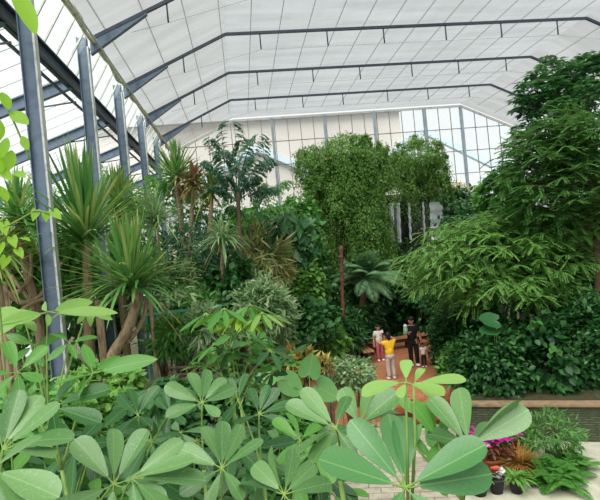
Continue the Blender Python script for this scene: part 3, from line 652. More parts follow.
    mb.build('hair', HAIR, t)
    top, trou, shoe = cloth
    V, T, Q = sk(('pel', 'sp', 'ch', 'shR', 'elR', 'shL', 'elL', 'nk'), .012, {'nk': .02, 'elR': .03, 'elL': .03, 'pel': (.092, .07)}, {'nk': (0, 0, .815), 'elR': tuple(np.array(J['shR'])*.35+np.array(J['elR'])*.65), 'elL': tuple(np.array(J['shL'])*.35+np.array(J['elL'])*.65), 'pel': (0, 0, .455)})
    mb = MB(); mb.add(V, T, Q); ellipsoid(mb, Wd((0, 0, .6)), np.array([.1, .082, .13])*h, 18, 12); mb.build('shirt', top, t)
    V, T, Q = sk(('pel', 'sp', 'hpR', 'knR', 'anR', 'hpL', 'knL', 'anL'), .01, {'anR': .034, 'anL': .034, 'sp': (.074, .055)}, {'sp': (0, 0, .585)}); mb = MB(); mb.add(V, T, Q); ellipsoid(mb, Wd((0, -.005, .495)), np.array([.106, .086, .085])*h, 18, 12); mb.build('trousers', trou, t)
    for q in 'RL':
        a, b = Wd(J['an'+q]), Wd(J['to'+q]); mb = MB(); ellipsoid(mb, (a+b)/2*[1, 1, 0]+ZU*(pos[2]+.028*h)-np.array([c, s, 0])*.01*h, np.array([.035+.045*abs(c), .035+.045*abs(s), .028])*h, 12, 8); mb.build('shoe', shoe, t)
    return t, Wd
BLACKC, WHITEC, YELC, PINKC, GREYC = flat('black_cloth', (22, 22, 26)), flat('white_cloth', (226, 224, 222)), flat('yellow_cloth', (244, 190, 44)), flat('dusty_pink_cloth', (186, 96, 110)), flat('pale_grey_cloth', (188, 178, 172))
def stand(px, py): return atz(px, py, 0)
p = stand(415, 366); hgt = 1.74
man, MW = person('man in black shirt and trousers holding a small child by the hand', p, hgt, math.radians(250), dict(elR=(.15, .03, .66), wrR=(.09, .13, .7), haR=(.055, .15, .715), elL=(-.15, -.01, .64), wrL=(-.17, .02, .5), haL=(-.172, .03, .46)), (BLACKC, BLACKC, WHITEC), -.7)
b = MW((.09, .13, .76)); mb = MB(); b = b+np.array([-.05, -.03, .02]); ellipsoid(mb, b, (.075, .08, .17), 14, 10, .12); o = mb.build('cloth_bundle', flat('pale_green_cloth', (150, 206, 176))); tag(o, 'pale green and white bundle held to the chest of the man in black', 'bundle')
mb = MB(); ellipsoid(mb, b+np.array([-.01, -.02, .14]), (.068, .07, .07), 12, 8, .06); mb.build('white_fold', WHITEC, o)
p2 = stand(424.5, 367); person('small child in white top and black trousers beside the man in black', p2, .84, math.radians(262), dict(elR=(.12, .01, .83), wrR=(.13, .02, .9), haR=(.13, .02, .94)), (WHITEC, BLACKC, WHITEC), -.2)
p3 = stand(392, 379); wom, WW = person('person in yellow top and pale grey trousers seen from behind with raised arms', p3, 1.52, math.radians(98), dict(elR=(.2, .06, .8), wrR=(.1, .17, .9), haR=(.075, .19, .925), elL=(-.2, .06, .78), wrL=(-.1, .17, .89), haL=(-.075, .19, .92)), (YELC, GREYC, WHITEC), 0, True)
a = WW((0, .215, .94)); mb = MB(); box(mb, a+[-.08, -.006, -.04], a+[.08, .006, .04]); tag(mb.build('phone', flat('phone_black', (26, 26, 30), .3), None, False), 'dark phone held up by the person in yellow', 'phone')
p4 = stand(381, 361); person('girl in white top and dusty pink trousers facing the viewer by the bench', p4, 1.38, math.radians(275), {}, (WHITEC, PINKC, WHITEC), 0, True)

# ------------------------------------------------------------------ umbrella plants (large hand-shaped leaves)
def leaflet_blades(mb, sm, c, tips, wr, refn, curl=.0):
    for tp in tips:
        v = tp-c; L = np.linalg.norm(v); dv = v/L; b = c+v*.14
        nn_ = nrm(refn+rng.normal(size=3)*.32); inst(mb, (T_OBOVS if wr > .36 else T_ELLS)[rng.integers(4)], [b], [dv+ZU*.04], [nn_], [L*.86], [L*.86*wr*(.92+.16*rng.random())])
        tube(sm, [c, c+v*.08-ZU*L*.01, b+dv*L*.03], np.array([.0035, .003, .002])*max(1, L/.2), 5, False)
def uleaf(plant, cpx, Z, tips_px, m, Lpx=None, wr=.42, stalk=None, face=None):
    """one compound leaf: centre and leaflet tips given as view points, leaflets keep one real length"""
    face = .2+.6*rng.random() if face is None else face; c = at(*cpx, Z); s = mpp(c); L = (Lpx or max(math.hypot(x[0]-cpx[0], x[1]-cpx[1]) for x in tips_px))*s
    tw = nrm(CAM-c); ref = nrm(ZU*.55+tw*face); tips = []
    for tpx in tips_px:
        f = RT*((tpx[0]-cpx[0])*s)-UP*((tpx[1]-cpx[1])*s); dl = np.linalg.norm(f); away = math.sqrt(max(0, (L*(tpx[2] if len(tpx) > 2 else 1))**2-dl*dl))
        sg = 1 if tpx[1] < cpx[1] else -1; away = min(away, dl*1.1+.02)
        tips.append(c+f+FW*away*sg*.8)
    mb, sm = MB(), MB(); leaflet_blades(mb, sm, c, tips, wr, ref)
    lf = mb.build('leaf', m, plant, True, True)
    if stalk is not None: tube(sm, bez(stalk, (stalk+c)/2+ZU*.03+RT*rng.normal()*.02, c, 8), np.linspace(.006, .004, 8)*max(1, Z/2.5), 6)
    sm.build('leaf_stalk', GREENSTEM, lf); return lf
def rleaf(plant, c, L, n, m, stalk, wr=.4, tilt=None, droop=.25):
    """one compound leaf with evenly fanned leaflets"""
    c = np.asarray(c); Nn = nrm(ZU+(tilt if tilt is not None else nrm(CAM-c)*.5)+rng.normal(size=3)*.15); x = nrm(np.cross(Nn, [.3, 1, .2])); y = np.cross(Nn, x); a0 = rng.random()*6
    tips = [c+(x*math.cos(a0+2*PI*i/n)+y*math.sin(a0+2*PI*i/n))*L*(.8+.3*rng.random())-ZU*L*droop for i in range(n)]
    mb, sm = MB(), MB(); leaflet_blades(mb, sm, c, tips, wr, Nn); lf = mb.build('leaf', m, plant, True, True)
    tube(sm, bez(stalk, (np.asarray(stalk)+c)/2+ZU*.05, c, 7), np.linspace(.007, .004, 7)*max(1, L/.22), 5); sm.build('leaf_stalk', GREENSTEM, lf); return lf
def uplant(label, toppx, Z, group='umbrella plants in front of the viewer', name='umbrella_plant', r0=.018):
    top = at(*toppx, Z); b = np.array([top[0]+rng.normal()*.12, top[1]+rng.normal()*.1, GZ]); t = thing(name, label, 'plant', b, group)
    mb = MB(); tube(mb, bez(b, (b+top)/2+np.array([rng.normal()*.15, .05, 0]), top, 12), np.linspace(r0*1.5, r0*.5, 12), 7); mb.build('stem', GREENSTEM, t)
    return t, top

t, S = uplant('umbrella plant at centre front with huge dark leaflets and two pale upright new leaves', (408, 520), 1.5)
uleaf(t, (405, 487), 1.5, [(352, 429, 1), (398, 430), (416, 430), (318, 462), (487, 447), (495, 478), (382, 505), (440, 512)], G_SCHH, 84, .42, S, .7)
mb = MB(); c1, c2 = at(405.5, 384, 1.55), at(413.5, 386, 1.6); tube(mb, [at(408, 500, 1.5), at(407, 440, 1.52), c1], [.0055, .005, .004], 6); tube(mb, [at(412, 500, 1.55), at(415, 440, 1.57), c2], [.0055, .005, .004], 6); mb.build('young_stem', GREENSTEM, t)
uleaf(t, (406, 382), 1.55, [(361, 386), (411, 363), (436, 389), (396, 393, .5)], G_SCHN, 46, .55, None, .32)
uleaf(t, (414, 383), 1.6, [(466, 379), (428, 374, .6), (428, 390, .6)], G_SCHN, 52, .42, None, .22)
t, S = uplant('umbrella plant with two rounded overlapping leaflets just left of the pale new leaf', (340, 480), 1.9)
uleaf(t, (360, 425), 1.9, [(343, 396), (378, 396), (396, 391), (402, 414), (318, 432)], G_SCH, 48, .55, S)
uleaf(t, (336, 428), 1.75, [(302, 397), (285, 412), (296, 432), (312, 450), (352, 446), (350, 402, .8)], G_SCH, 60, .42, S)
uleaf(t, (376, 425), 2.1, [(366, 410), (392, 432), (372, 445)], G_SCHB, 32, .45, S)
t, S = uplant('umbrella plant at right front with a long pale leaflet pointing to the stone wall', (462, 500), 1.8)
uleaf(t, (469, 445), 1.8, [(470, 398), (530, 411), (520, 400), (438, 410), (512, 432), (432, 440, .7)], G_SCH, 66, .46, S)
uleaf(t, (438, 440), 1.9, [(415, 402), (428, 408), (455, 428), (450, 455), (425, 455)], G_SCHB, 42, .42, S)
uleaf(t, (424, 420), 2.2, [(402, 402), (442, 404), (446, 432), (428, 440), (406, 436)], G_SCHB, 32, .44, S)
uleaf(t, (390, 416), 2.3, [(372, 404), (404, 398), (410, 426), (384, 438)], G_SCHB, 30, .44, S)
uleaf(t, (436, 462), 2.1, [(415, 446), (452, 448), (462, 470), (440, 486), (418, 480)], G_SCHB, 34, .42, S)
t, S = uplant('umbrella plant with a grey-green dusty fan of leaflets cut by the bottom left corner', (0, 520), 1.7)
uleaf(t, (3, 449), 1.7, [(20, 403), (48, 411), (70, 431), (64, 452), (0, 400), (-30, 430)], G_SCH, 66, .44, S)
uleaf(t, (-8, 470), 1.3, [(70, 480), (62, 505), (34, 520), (20, 448), (-40, 500)], G_SCH, 86, .44, S)
t, S = uplant('umbrella plant with a wide dusty hand of leaflets at the bottom edge left of centre', (115, 540), 1.9)
uleaf(t, (114, 484), 1.9, [(66, 444), (98, 444), (136, 444), (178, 468), (172, 490), (84, 478), (120, 515), (60, 505)], G_SCH, 66, .42, S)
uleaf(t, (132, 478), 1.85, [(176, 452), (196, 462), (205, 478), (180, 500), (150, 505)], G_SCH, 64, .38, S)
t, S = uplant('umbrella plant with bright leaves crossing the foot of the nearest steel column', (62, 470), 2.3)
uleaf(t, (52, 406), 2.2, [(106, 420), (100, 398), (60, 385), (25, 410), (75, 432)], G_SCHD, 58, .4, S)
uleaf(t, (93, 373), 2.3, [(70, 350), (155, 358), (112, 360), (88, 392), (66, 380)], G_SCHB, 62, .34, S)
uleaf(t, (18, 372), 2.4, [(-4, 345), (36, 352), (50, 375), (4, 392), (-12, 372), (34, 390)], G_SCHB, 40, .42, S)
t, S = uplant('umbrella plant with yellowish umbrella leaves on thin stalks against the nearest steel column', (50, 430), 2.9)
for c, tips in (((48, 312), [(-4, 318), (18, 322), (30, 304), (80, 306), (118, 314), (56, 324)]), ((24, 318), [(-6, 306), (10, 330), (46, 328), (-10, 322)]), ((88, 309), [(70, 304), (98, 323), (112, 320), (84, 322)]), ((70, 342), [(45, 332), (98, 338), (84, 356), (55, 358)]), ((34, 345), [(5, 335), (20, 360), (50, 362), (62, 336)])):
    uleaf(t, c, 2.9+.2*rng.random(), tips, G_SCHN if c[1] < 330 else G_SCHB, None, .34, S)
t, S = uplant('umbrella plant with dark split leaves below the leaning screw-pine trunk', (140, 470), 2.9)
uleaf(t, (138, 415), 2.8, [(112, 398), (124, 392), (146, 396), (154, 388), (158, 420), (120, 428)], G_SCHD, 34, .42, S)
uleaf(t, (170, 412), 3.0, [(150, 402), (160, 396), (182, 400), (188, 416), (170, 428)], G_SCHD, 28, .4, S)
t, S = uplant('umbrella plant with a neat silvery fan of leaflets left of the picture middle', (204, 470), 2.5)
uleaf(t, (202, 403), 2.5, [(164, 386), (187, 376), (203, 375), (222, 382), (232, 394), (176, 400), (172, 408), (222, 408)], G_SCH, 40, .42, S)
t, S = uplant('umbrella plant with drooping dusty leaflets round a pale bud below the silvery fan', (220, 540), 2.2)
uleaf(t, (222, 468), 2.2, [(176, 450), (202, 432), (218, 430), (240, 434), (262, 446), (188, 478), (246, 482), (214, 496)], G_SCH, 50, .42, S)
t, S = uplant('umbrella plant with dark folded leaflets in the middle of the front row', (262, 470), 2.8)
uleaf(t, (259, 414), 2.8, [(248, 392), (266, 388), (278, 392), (296, 402), (238, 416), (288, 420)], G_SCHD, 34, .42, S)
uleaf(t, (238, 400), 2.9, [(226, 384), (246, 378), (252, 396), (228, 414)], G_SCHD, 30, .45, S)
t, S = uplant('umbrella plant spreading across the bottom edge between the dusty hand and the centre plant', (285, 545), 2.0)
uleaf(t, (284, 494), 2.0, [(248, 476), (262, 462), (296, 462), (318, 478), (334, 492), (236, 492), (270, 515), (310, 512)], G_SCH, 56, .42, S)
uleaf(t, (300, 440), 2.3, [(272, 424), (290, 418), (322, 432), (316, 452), (280, 452)], G_SCHB, 38, .42, S)
t, S = uplant('lower umbrella plant filling the bottom left between the dusty fan and the wide hand', (60, 560), 2.5)
for c in ((50, 468), (86, 458), (30, 500), (150, 440), (70, 500), (40, 436), (98, 432), (120, 446), (75, 446), (10, 478), (100, 500), (55, 490)): rleaf(t, at(*c, 2.5+.6*rng.random()), .2+.06*rng.random(), 7, G_SCHD if c[0] % 20 else G_SCHB, S)
t, S = uplant('lower umbrella plant filling the gap below the wide dusty hand', (190, 560), 2.9)
for c in ((180, 490), (160, 505), (196, 440), (240, 505), (250, 450), (210, 450), (180, 432), (232, 440), (260, 470), (150, 470), (200, 500), (280, 446)): rleaf(t, at(*c, 2.8+.6*rng.random()), .22+.06*rng.random(), 7, G_SCHD if c[0] % 20 else G_SCH, S)
t, S = uplant('lower umbrella plant filling the gap left of the centre plant', (330, 580), 2.9)
for c in ((320, 470), (300, 500), (340, 520), (312, 452), (330, 490), (290, 470)): rleaf(t, at(*c, 2.9+.3*rng.random()), .25, 7, G_SCHB if c[0] % 20 else G_SCHD, S)
t, S = uplant('umbrella tree with arching pale leaflets and one yellowing leaf on tall bare stalks', (228, 352), 6.2, r0=.03)
for c, m in (((224, 308), G_SCHB), ((206, 313), G_SCHB), ((250, 304), G_SCHB), ((262, 312), G_SCHN), ((238, 316), G_YEL)):
    p = at(*c, 6.2+.3*rng.random()); rleaf(t, p, .36, 9, m, S, .26, ZU*1.5, .6)
t, S = uplant('bushy bright umbrella plant in front of the stone ledge', (240, 400), 5.4, r0=.03)
for c in ((212, 346), (232, 352), (252, 344), (270, 350), (288, 356), (226, 368), (250, 366), (272, 372), (205, 364), (240, 384), (258, 340), (218, 356), (262, 358), (280, 366), (244, 358), (232, 344)):
    rleaf(t, at(*c, 5.2+.6*rng.random()), .3, 7, [G_SCHB, G_SCHB, G_SCHB, G_SCHD][rng.integers(4)], S+rng.normal(size=3)*[.1, .1, .15], .36, rng.normal(size=3)*.25, .08)
t, S = uplant('small umbrella plant beside the stone ledge at the left', (150, 430), 5.6)
for c in ((150, 388), (166, 394), (140, 398), (158, 404)): rleaf(t, at(*c, 5.6), .3, 7, G_SCHD, S)

# ------------------------------------------------------------------ climbing vine and leaf close to the camera
def vine(label, pts, Y, leaves, Lpx, m, name='climbing_vine', tpl=T_HEART):
    P = np.array([at(x, y, Y+dy) for x, y, dy in pts]); g = P[0]+np.array([-.15, .1, 0]); g[2] = GZ; P = np.vstack([g, P]); t = thing(name, label, 'vine', g, 'vines close to the viewer'); mb = MB()
    k = np.linspace(0, len(P)-1, 20); tube(mb, np.stack([np.interp(k, np.arange(len(P)), P[:, i]) for i in range(3)], 1), .006*Y/3, 5); mb.build('stem', GREENSTEM, t)
    for x, y, ang, sc in leaves:
        c = at(x, y, Y); L = Lpx*sc*mpp(c); dv = RT*math.cos(math.radians(ang))+UP*math.sin(math.radians(ang))-FW*.3
        mb = MB(); inst(mb, tpl, [c], [dv], [nrm(CAM-c)*.8+ZU*.5+rng.normal(size=3)*.3], [L], [L*(.85 if tpl is T_HEART else .5)]); mb.build('leaf', m, t, True, True)
vine('yellow-green climbing vine with heart leaves hanging in at the left edge above the spiky leaves', [(-20, 60, 0), (0, 95, 0), (14, 122, 0), (30, 160, 0)], 2.6,
     [(2, 92, -60, 1), (10, 112, -30, 1.2), (-2, 118, -80, 1.2), (22, 136, -60, .8), (8, 138, -100, 1), (12, 150, -90, 1), (-6, 150, -60, 1.2), (0, 168, -40, .9), (14, 172, -20, .7), (-2, 185, -50, 1)], 22, G_NEAR, tpl=T_ELL)
vine('yellow-green vine with round leaves reaching across the nearest steel column', [(-20, 235, 0), (10, 225, 0), (36, 210, 0), (60, 216, 0)], 2.6,
     [(36, 211, -100, 1), (46, 213, -80, .9), (54, 212, -40, 1.1), (4, 224, -70, 1.2), (12, 238, -60, 1.1), (0, 245, -90, 1.2), (18, 250, -50, 1), (6, 258, -100, 1.1), (24, 238, -20, .8)], 11, G_NEAR)
c = at(13, -14, 1.3); t = thing('hanging_leaf_vine', 'big bright green leaf hanging down across the top left corner', 'vine', c)
mb = MB(); tube(mb, [at(8, -40, 1.3), at(10, -25, 1.3), c], .003, 5); mb.build('stem', GREENSTEM, t)
mb = MB(); inst(mb, T_ELL, [c], [at(36, 32, 1.25)-c], [nrm(CAM-c)+RT*.4], [np.linalg.norm(at(36, 32, 1.25)-c)], [19*mpp(c)]); mb.build('leaf', G_NEAR, t, True, True)

# ------------------------------------------------------------------ left side: screw pines, dragon trees
spiky('screw_pine', 'tall screw pine with long upright spiky leaves behind the nearest steel column', (86, 240), 12.0, 230, 104, .07, G_STRAP, [(88, 300, 0), (89, 350, 0)], .12, 'screw pines at the left', up=.75, droop=(.03, .45), dead=3)
spiky('screw_pine', 'screw pine with a spiky fan of leaves on a trunk leaning to the lower left', (133, 286), 10.6, 260, 84, .06, G_STRAP, [(138, 300, 0), (126, 335, 0), (106, 362, .2)], .115, 'screw pines at the left', up=.45, droop=(.04, .6), dead=4, forks=[((116, 350, .1), (146, 332, .3), (147, 296, .3))])
spiky('screw_pine', 'dark screw pine half hidden behind the nearest column at the left edge', (18, 222), 11.6, 150, 62, .06, G_STRAP, [(26, 270, 0), (38, 310, 0)], .1, 'screw pines at the left', up=.3, droop=(.1, .7), forks=[((38, 310, 0), (18, 285, 0), (2, 262, .2)), ((36, 308, 0), (52, 280, .2), (60, 262, .3))])
spiky('screw_pine', 'small screw pine at the far left edge with leaves below eye level', (-6, 258), 10.5, 110, 60, .05, G_STRAP2, [(0, 300, 0), (6, 345, 0)], .09, 'screw pines at the left', up=.3, droop=(.1, .7))
spiky('dragon_tree', 'dragon tree with a stiff dark green tuft near the eaves behind the screw pines', (176, 178), 17.5, 150, 42, .07, G_STRAP, [(180, 215, 0), (186, 260, 0), (186, 320, 0)], .1, 'dragon trees at the left', up=.6, droop=(.03, .4), dead=6)
spiky('dragon_tree', 'dragon tree with reddish-brown withered leaves at the top', (194, 182), 16.9, 70, 30, .09, G_RUST, [(192, 215, 0), (188, 260, 0), (186, 320, .2)], .09, 'dragon trees at the left', up=.2, droop=(.2, .8), dead=10)
spiky('dragon_tree', 'dragon tree with olive drooping leaves left of the fishtail palm', (212, 192), 16.5, 110, 34, .06, G_STRAP2, [(210, 230, 0), (204, 280, 0), (204, 330, 0)], .09, 'dragon trees at the left', up=.3, droop=(.2, .8), dead=8)
spiky('dragon_tree', 'dragon tree with dense olive leaves behind the right side of the tall screw pine', (118, 206), 14.0, 130, 50, .06, G_STRAP2, [(120, 240, 0), (122, 300, 0)], .1, 'dragon trees at the left', up=.4, droop=(.1, .6))
spiky('dragon_tree', 'dragon tree with fine pale green leaves between the two screw pines and the rusty tuft', (156, 222), 14.8, 150, 44, .045, G_VAR, [(158, 250, 0), (160, 320, 0)], .08, 'dragon trees at the left', up=.3, droop=(.15, .8), dead=0)
spiky('dragon_tree', 'dragon tree with silvery drooping leaves below the fishtail palm crown', (222, 240), 14.6, 110, 34, .05, G_VAR, [(222, 270, 0), (222, 320, 0)], .07, 'dragon trees at the left', up=.2, droop=(.2, .9), dead=4)
for i, (a, b, c, lab) in enumerate((((4, 285), (30, 330), (62, 262), 'bare twisted branch curving up to the nearest column'), ((-10, 300), (40, 296), (30, 252), 'bare grey branch looping at the left edge'), ((10, 330), (26, 290), (72, 300), 'bare crooked branch low behind the nearest column'))):
    P = [at(*a, 11.2), at(*b, 11.3), at(*c, 11.5)]; g = ground_pt(P[0]); mb = MB(); pts = np.vstack([bez(g, (g+P[0])/2+[.2, 0, 0], P[0], 5)[:-1], bez(*P, 12)]); tube(mb, pts, np.linspace(.09, .03, len(pts)), 7); tag(mb.build('liana', PALEBARK), lab, 'liana', 'twisted lianas at the left')

# fishtail palm
def fishtail(label, crown, Y, trunkpx, fr, m, lL=.3):
    c = at(*crown, Y); g = ground_pt(at(*trunkpx[-1], Y)); t = thing('fishtail_palm', label, 'palm', g)
    P = np.array([c]+[at(*q, Y) for q in trunkpx]+[g]); mb = MB(); k = np.linspace(0, len(P)-1, 18); tube(mb, np.stack([np.interp(k, np.arange(len(P)), P[:, i]) for i in range(3)], 1), np.linspace(.06, .1, 18), 9); mb.build('trunk', BARK, t)
    for sx, sy, ex, ey in fr:
        s, e = at(sx, sy, Y), at(ex, ey, Y+rng.normal()*.5); L = np.linalg.norm(e-s); mid = (s+e)/2+ZU*L*.22; R = bez(s, mid, e, 16); mb = MB(); tube(mb, R, np.linspace(.02, .006, 16), 5, False)
        Tn = nrm(np.gradient(R, axis=0)); S = nrm(np.cross(Tn, ZU+1e-3)); 
        for i in range(4, 16):
            for sg in (-1, 1):
                d0 = nrm(S[i]*sg*(.75)+Tn[i]*.6-ZU*.15+rng.normal(size=3)*.1); ln = L*.3*(1.15-i/20); u = np.linspace(.25, 1, 6)
                Q = R[i]+np.outer(u*ln, d0); Q[:, 2] -= .5*ln*u**2; Dq = nrm(d0-ZU*u[:, None]); tube(mb, Q[::2], .005, 3, False)
                for s2 in (-1, 1): inst(mb, T_WEDGE, Q, nrm(Dq+np.cross(Dq, ZU)*s2*.55-ZU*.35+rng.normal(size=Q.shape)*.15), rdir(6)*.5+ZU, lL*(.7+.5*rng.random(6)), lL*.3)
        mb.build('frond', m, t)
fishtail('tall fishtail palm with dark jagged fronds standing against the glazed end wall', (238, 192), 15.5, [(240, 240), (243, 300), (244, 345)],
         [(238, 196, 230, 122), (238, 190, 258, 134), (238, 194, 212, 138), (238, 200, 206, 160), (238, 196, 268, 158), (238, 202, 274, 186), (238, 196, 242, 140), (238, 204, 214, 184), (238, 200, 256, 176), (238, 196, 222, 150), (238, 200, 248, 158), (238, 206, 226, 176)], G_BLUE, .19)
fishtail('smaller fishtail palm with a frond drooping to the right behind the hedge', (250, 225), 17.5, [(252, 260), (254, 330)], [(250, 222, 290, 205), (250, 220, 262, 184), (250, 222, 230, 205), (250, 222, 285, 180)], G_FERN, .2)

# date-like palm behind the deck
c = at(367, 279, 19.4); g = atz(356, 352, GZ); g = np.array([at(357, 345, 19.5)[0], 19.5, GZ]); t = thing('feather_palm', 'feather palm with a leaning trunk and drooping fronds left of the waterfall', 'palm', g)
mb = MB(); tube(mb, bez(g, np.array([at(357, 325, 19.5)[0], 19.5, c[2]*.4]), c, 14), np.linspace(.16, .12, 14)*(1+.08*np.sin(np.arange(14)*3)), 10); mb.build('trunk', BARK, t)
for i in range(46):
    a = i*2.4; el = [1.3, .95, .6, .2][i % 4]+rng.normal()*.1; dv = np.array([math.cos(a)*math.cos(el), math.sin(a)*math.cos(el), math.sin(el)]); mb = MB()
    frond(mb, c, dv, 1.75+.3*rng.random(), .32+.3*rng.random(), 40, .4, .04, T_LANCE, 1.0, .35, .018, .1); mb.build('frond', G_PALM, t)
mb = MB(); a, b = at(341, 246, 17.9), at(343, 345, 17.9); P = bez(np.array([b[0], 17.9, GZ]), (a+b)/2, a, 30); tube(mb, P, .075*(1+.25*np.sin(np.arange(30)*2.3)+.1*np.sin(np.arange(30)*5.1)), 8)
tag(mb.build('tree_stump', mat('red_brown_bark', [(74, 48, 38), (128, 84, 66), (52, 38, 30)], 8, .9, bump=.8)), 'slim red-brown bare trunk standing left of the feather palm', 'trunk')

# ------------------------------------------------------------------ vine mounds in the back
def vine_mound(label, px, Y, lobes, strands, m, mbk):
    c = at(*px, Y); s = mpp(c); g = ground_pt(c); t = thing('vine_mound', label, 'vine', g, 'hanging vine mounds at the back'); mb = MB()
    tube(mb, [g, (g+c)/2, c+ZU*.6], [.5, .45, .3], 12); mb.build('trunk', mbk, t)
    mb = MB(); mv = MB()
    sub = []
    for x, y, rx, ry in lobes:
        for q in range(7):
            a = rng.random()*2*PI; sub.append((x+rx*.85*math.cos(a), y-ry*.85*math.sin(a)+2, rx*(.2+.2*rng.random()), ry*(.25+.3*rng.random())))
    for x, y, rx, ry in [(x, y, rx*.9, ry*.9) for x, y, rx, ry in lobes]+sub:
        cc = at(x, y, Y+rng.normal()*.45); R = np.array([rx*s, rx*s*.75, ry*s]); k = int(rx*ry*.14)+8
        P, out = cloud(cc, R, k, 46, .17, inner=.6); n = len(P)
        inst(mb, T_OVAL, P, nrm(out*.5+rdir(n)*.5-ZU*.75), nrm(out*.7+ZU*.4+rdir(n)*.4), .105*(.7+.6*rng.random(n)), .055)
        for i in range(int(strands*rx/40)+1):
            a = rng.random()*2*PI; st = cc+np.array([math.cos(a)*R[0]*.95, -abs(math.sin(a))*R[1], R[2]*(.2-.8*rng.random())]); ln = s*(10+28*rng.random()); k = max(6, int(ln/.045)); u = np.linspace(0, 1, k)
            P = st+np.outer(u, [math.cos(a)*.2, -.1, 0]); P[:, 2] -= ln*u; P += np.cumsum(rng.normal(size=P.shape)*.012, 0)
            inst(mv, T_OVAL, P+rng.normal(size=P.shape)*.04, nrm(rdir(k)*.8-ZU*.8), rdir(k)*.6+ZU*.3-FW*.6, .1*(.7+.6*rng.random(k)), .05)
    mb.build('foliage', m, t); mv.build('hanging_vines', m, t); return t
vine_mound('tall dome of weeping vines like a green mop in front of the glazed end wall', (345, 178), 22, [(347, 147, 27, 14), (342, 160, 40, 19), (314, 168, 20, 15), (374, 168, 17, 26), (347, 178, 38, 26), (354, 208, 32, 34), (340, 228, 20, 34), (368, 232, 22, 40), (350, 256, 24, 30), (322, 186, 14, 22)], 34, G_IVY, ROCK)
vine_mound('smaller round vine mound above the dark cave and falling water', (420, 173), 24.5, [(419, 156, 25, 18), (437, 174, 14, 18), (406, 172, 16, 20), (420, 176, 24, 18)], 26, G_IVY, ROCK)
LV_I = (T_OVAL, .22, .15); LV_B = (T_OVAL, .34, .2); LV_S = (T_OVAL, .12, .08); LV_L = (T_LANCE, .26, .06); LV_G = (T_OVAL, .15, .08)
bush('ivy_hedge', 'ivy mass clothing the rocks right of the falling water', 'ivy', (455, 215), 24.6, (24, 24), LV_I, G_DARK, 60, 40)
bush('flowering_bush', 'yellowish bush against the end glass right of the smaller vine mound', 'bush', (452, 195), 27.5, (24, 12), LV_S, leaf_mat('straw_leaf', [(196, 176, 96), (214, 196, 124), (150, 160, 80)], .6, .3), 40, 40)
bush('ivy_hedge', 'light green leafy hedge below the end glass right of the fishtail palm', 'hedge', (268, 235), 20.5, (44, 26), LV_I, G_MID, 90, 50)
bush('climber', 'leafy climber wrapping the left foot of the tall vine dome', 'climber', (303, 238), 20.8, (20, 38), LV_I, G_MID, 80, 50)
# big-leaved climber on a trunk
c = at(288, 262, 18.6); g = ground_pt(c); t = thing('philodendron', 'dark climbing philodendron with drooping heart leaves on a black trunk', 'climber', g); mb = MB()
tube(mb, [g, (g+c)/2, at(284, 215, 18.6)], [.35, .32, .2], 10); mb.build('trunk', BARK, t)
P = []; 
for i in range(300):
    u = rng.random(); q = at(288+rng.normal()*13, 212+u*120, 18.6-.5*rng.random()); P.append(q)
P = np.array(P); mb = MB(); n = len(P); inst(mb, T_HEART, P, nrm(rdir(n)*.7-ZU*.9-np.array([0, .5, 0])), nrm(rdir(n)*.4+np.array([0, -1, .5])), .42*(.7+.6*rng.random(n)), .3); mb.build('foliage', G_DARK, t)
bush('climber', 'pale-tipped climber spilling down the right side of the dark philodendron', 'climber', (306, 292), 18.3, (20, 34), LV_I, G_LIGHT, 60, 36)
t = bush('fan_palm_bush', 'dry-tinged fan of yellowing fronds in front of the dark philodendron', 'palm', (262, 268), 16.2, (24, 36), (T_LANCE, .5, .06), leaf_mat('khaki_leaf', [(150, 156, 92), (176, 176, 116), (110, 136, 76), (134, 112, 70)], .6, .3), 46, 30, droop=.5)

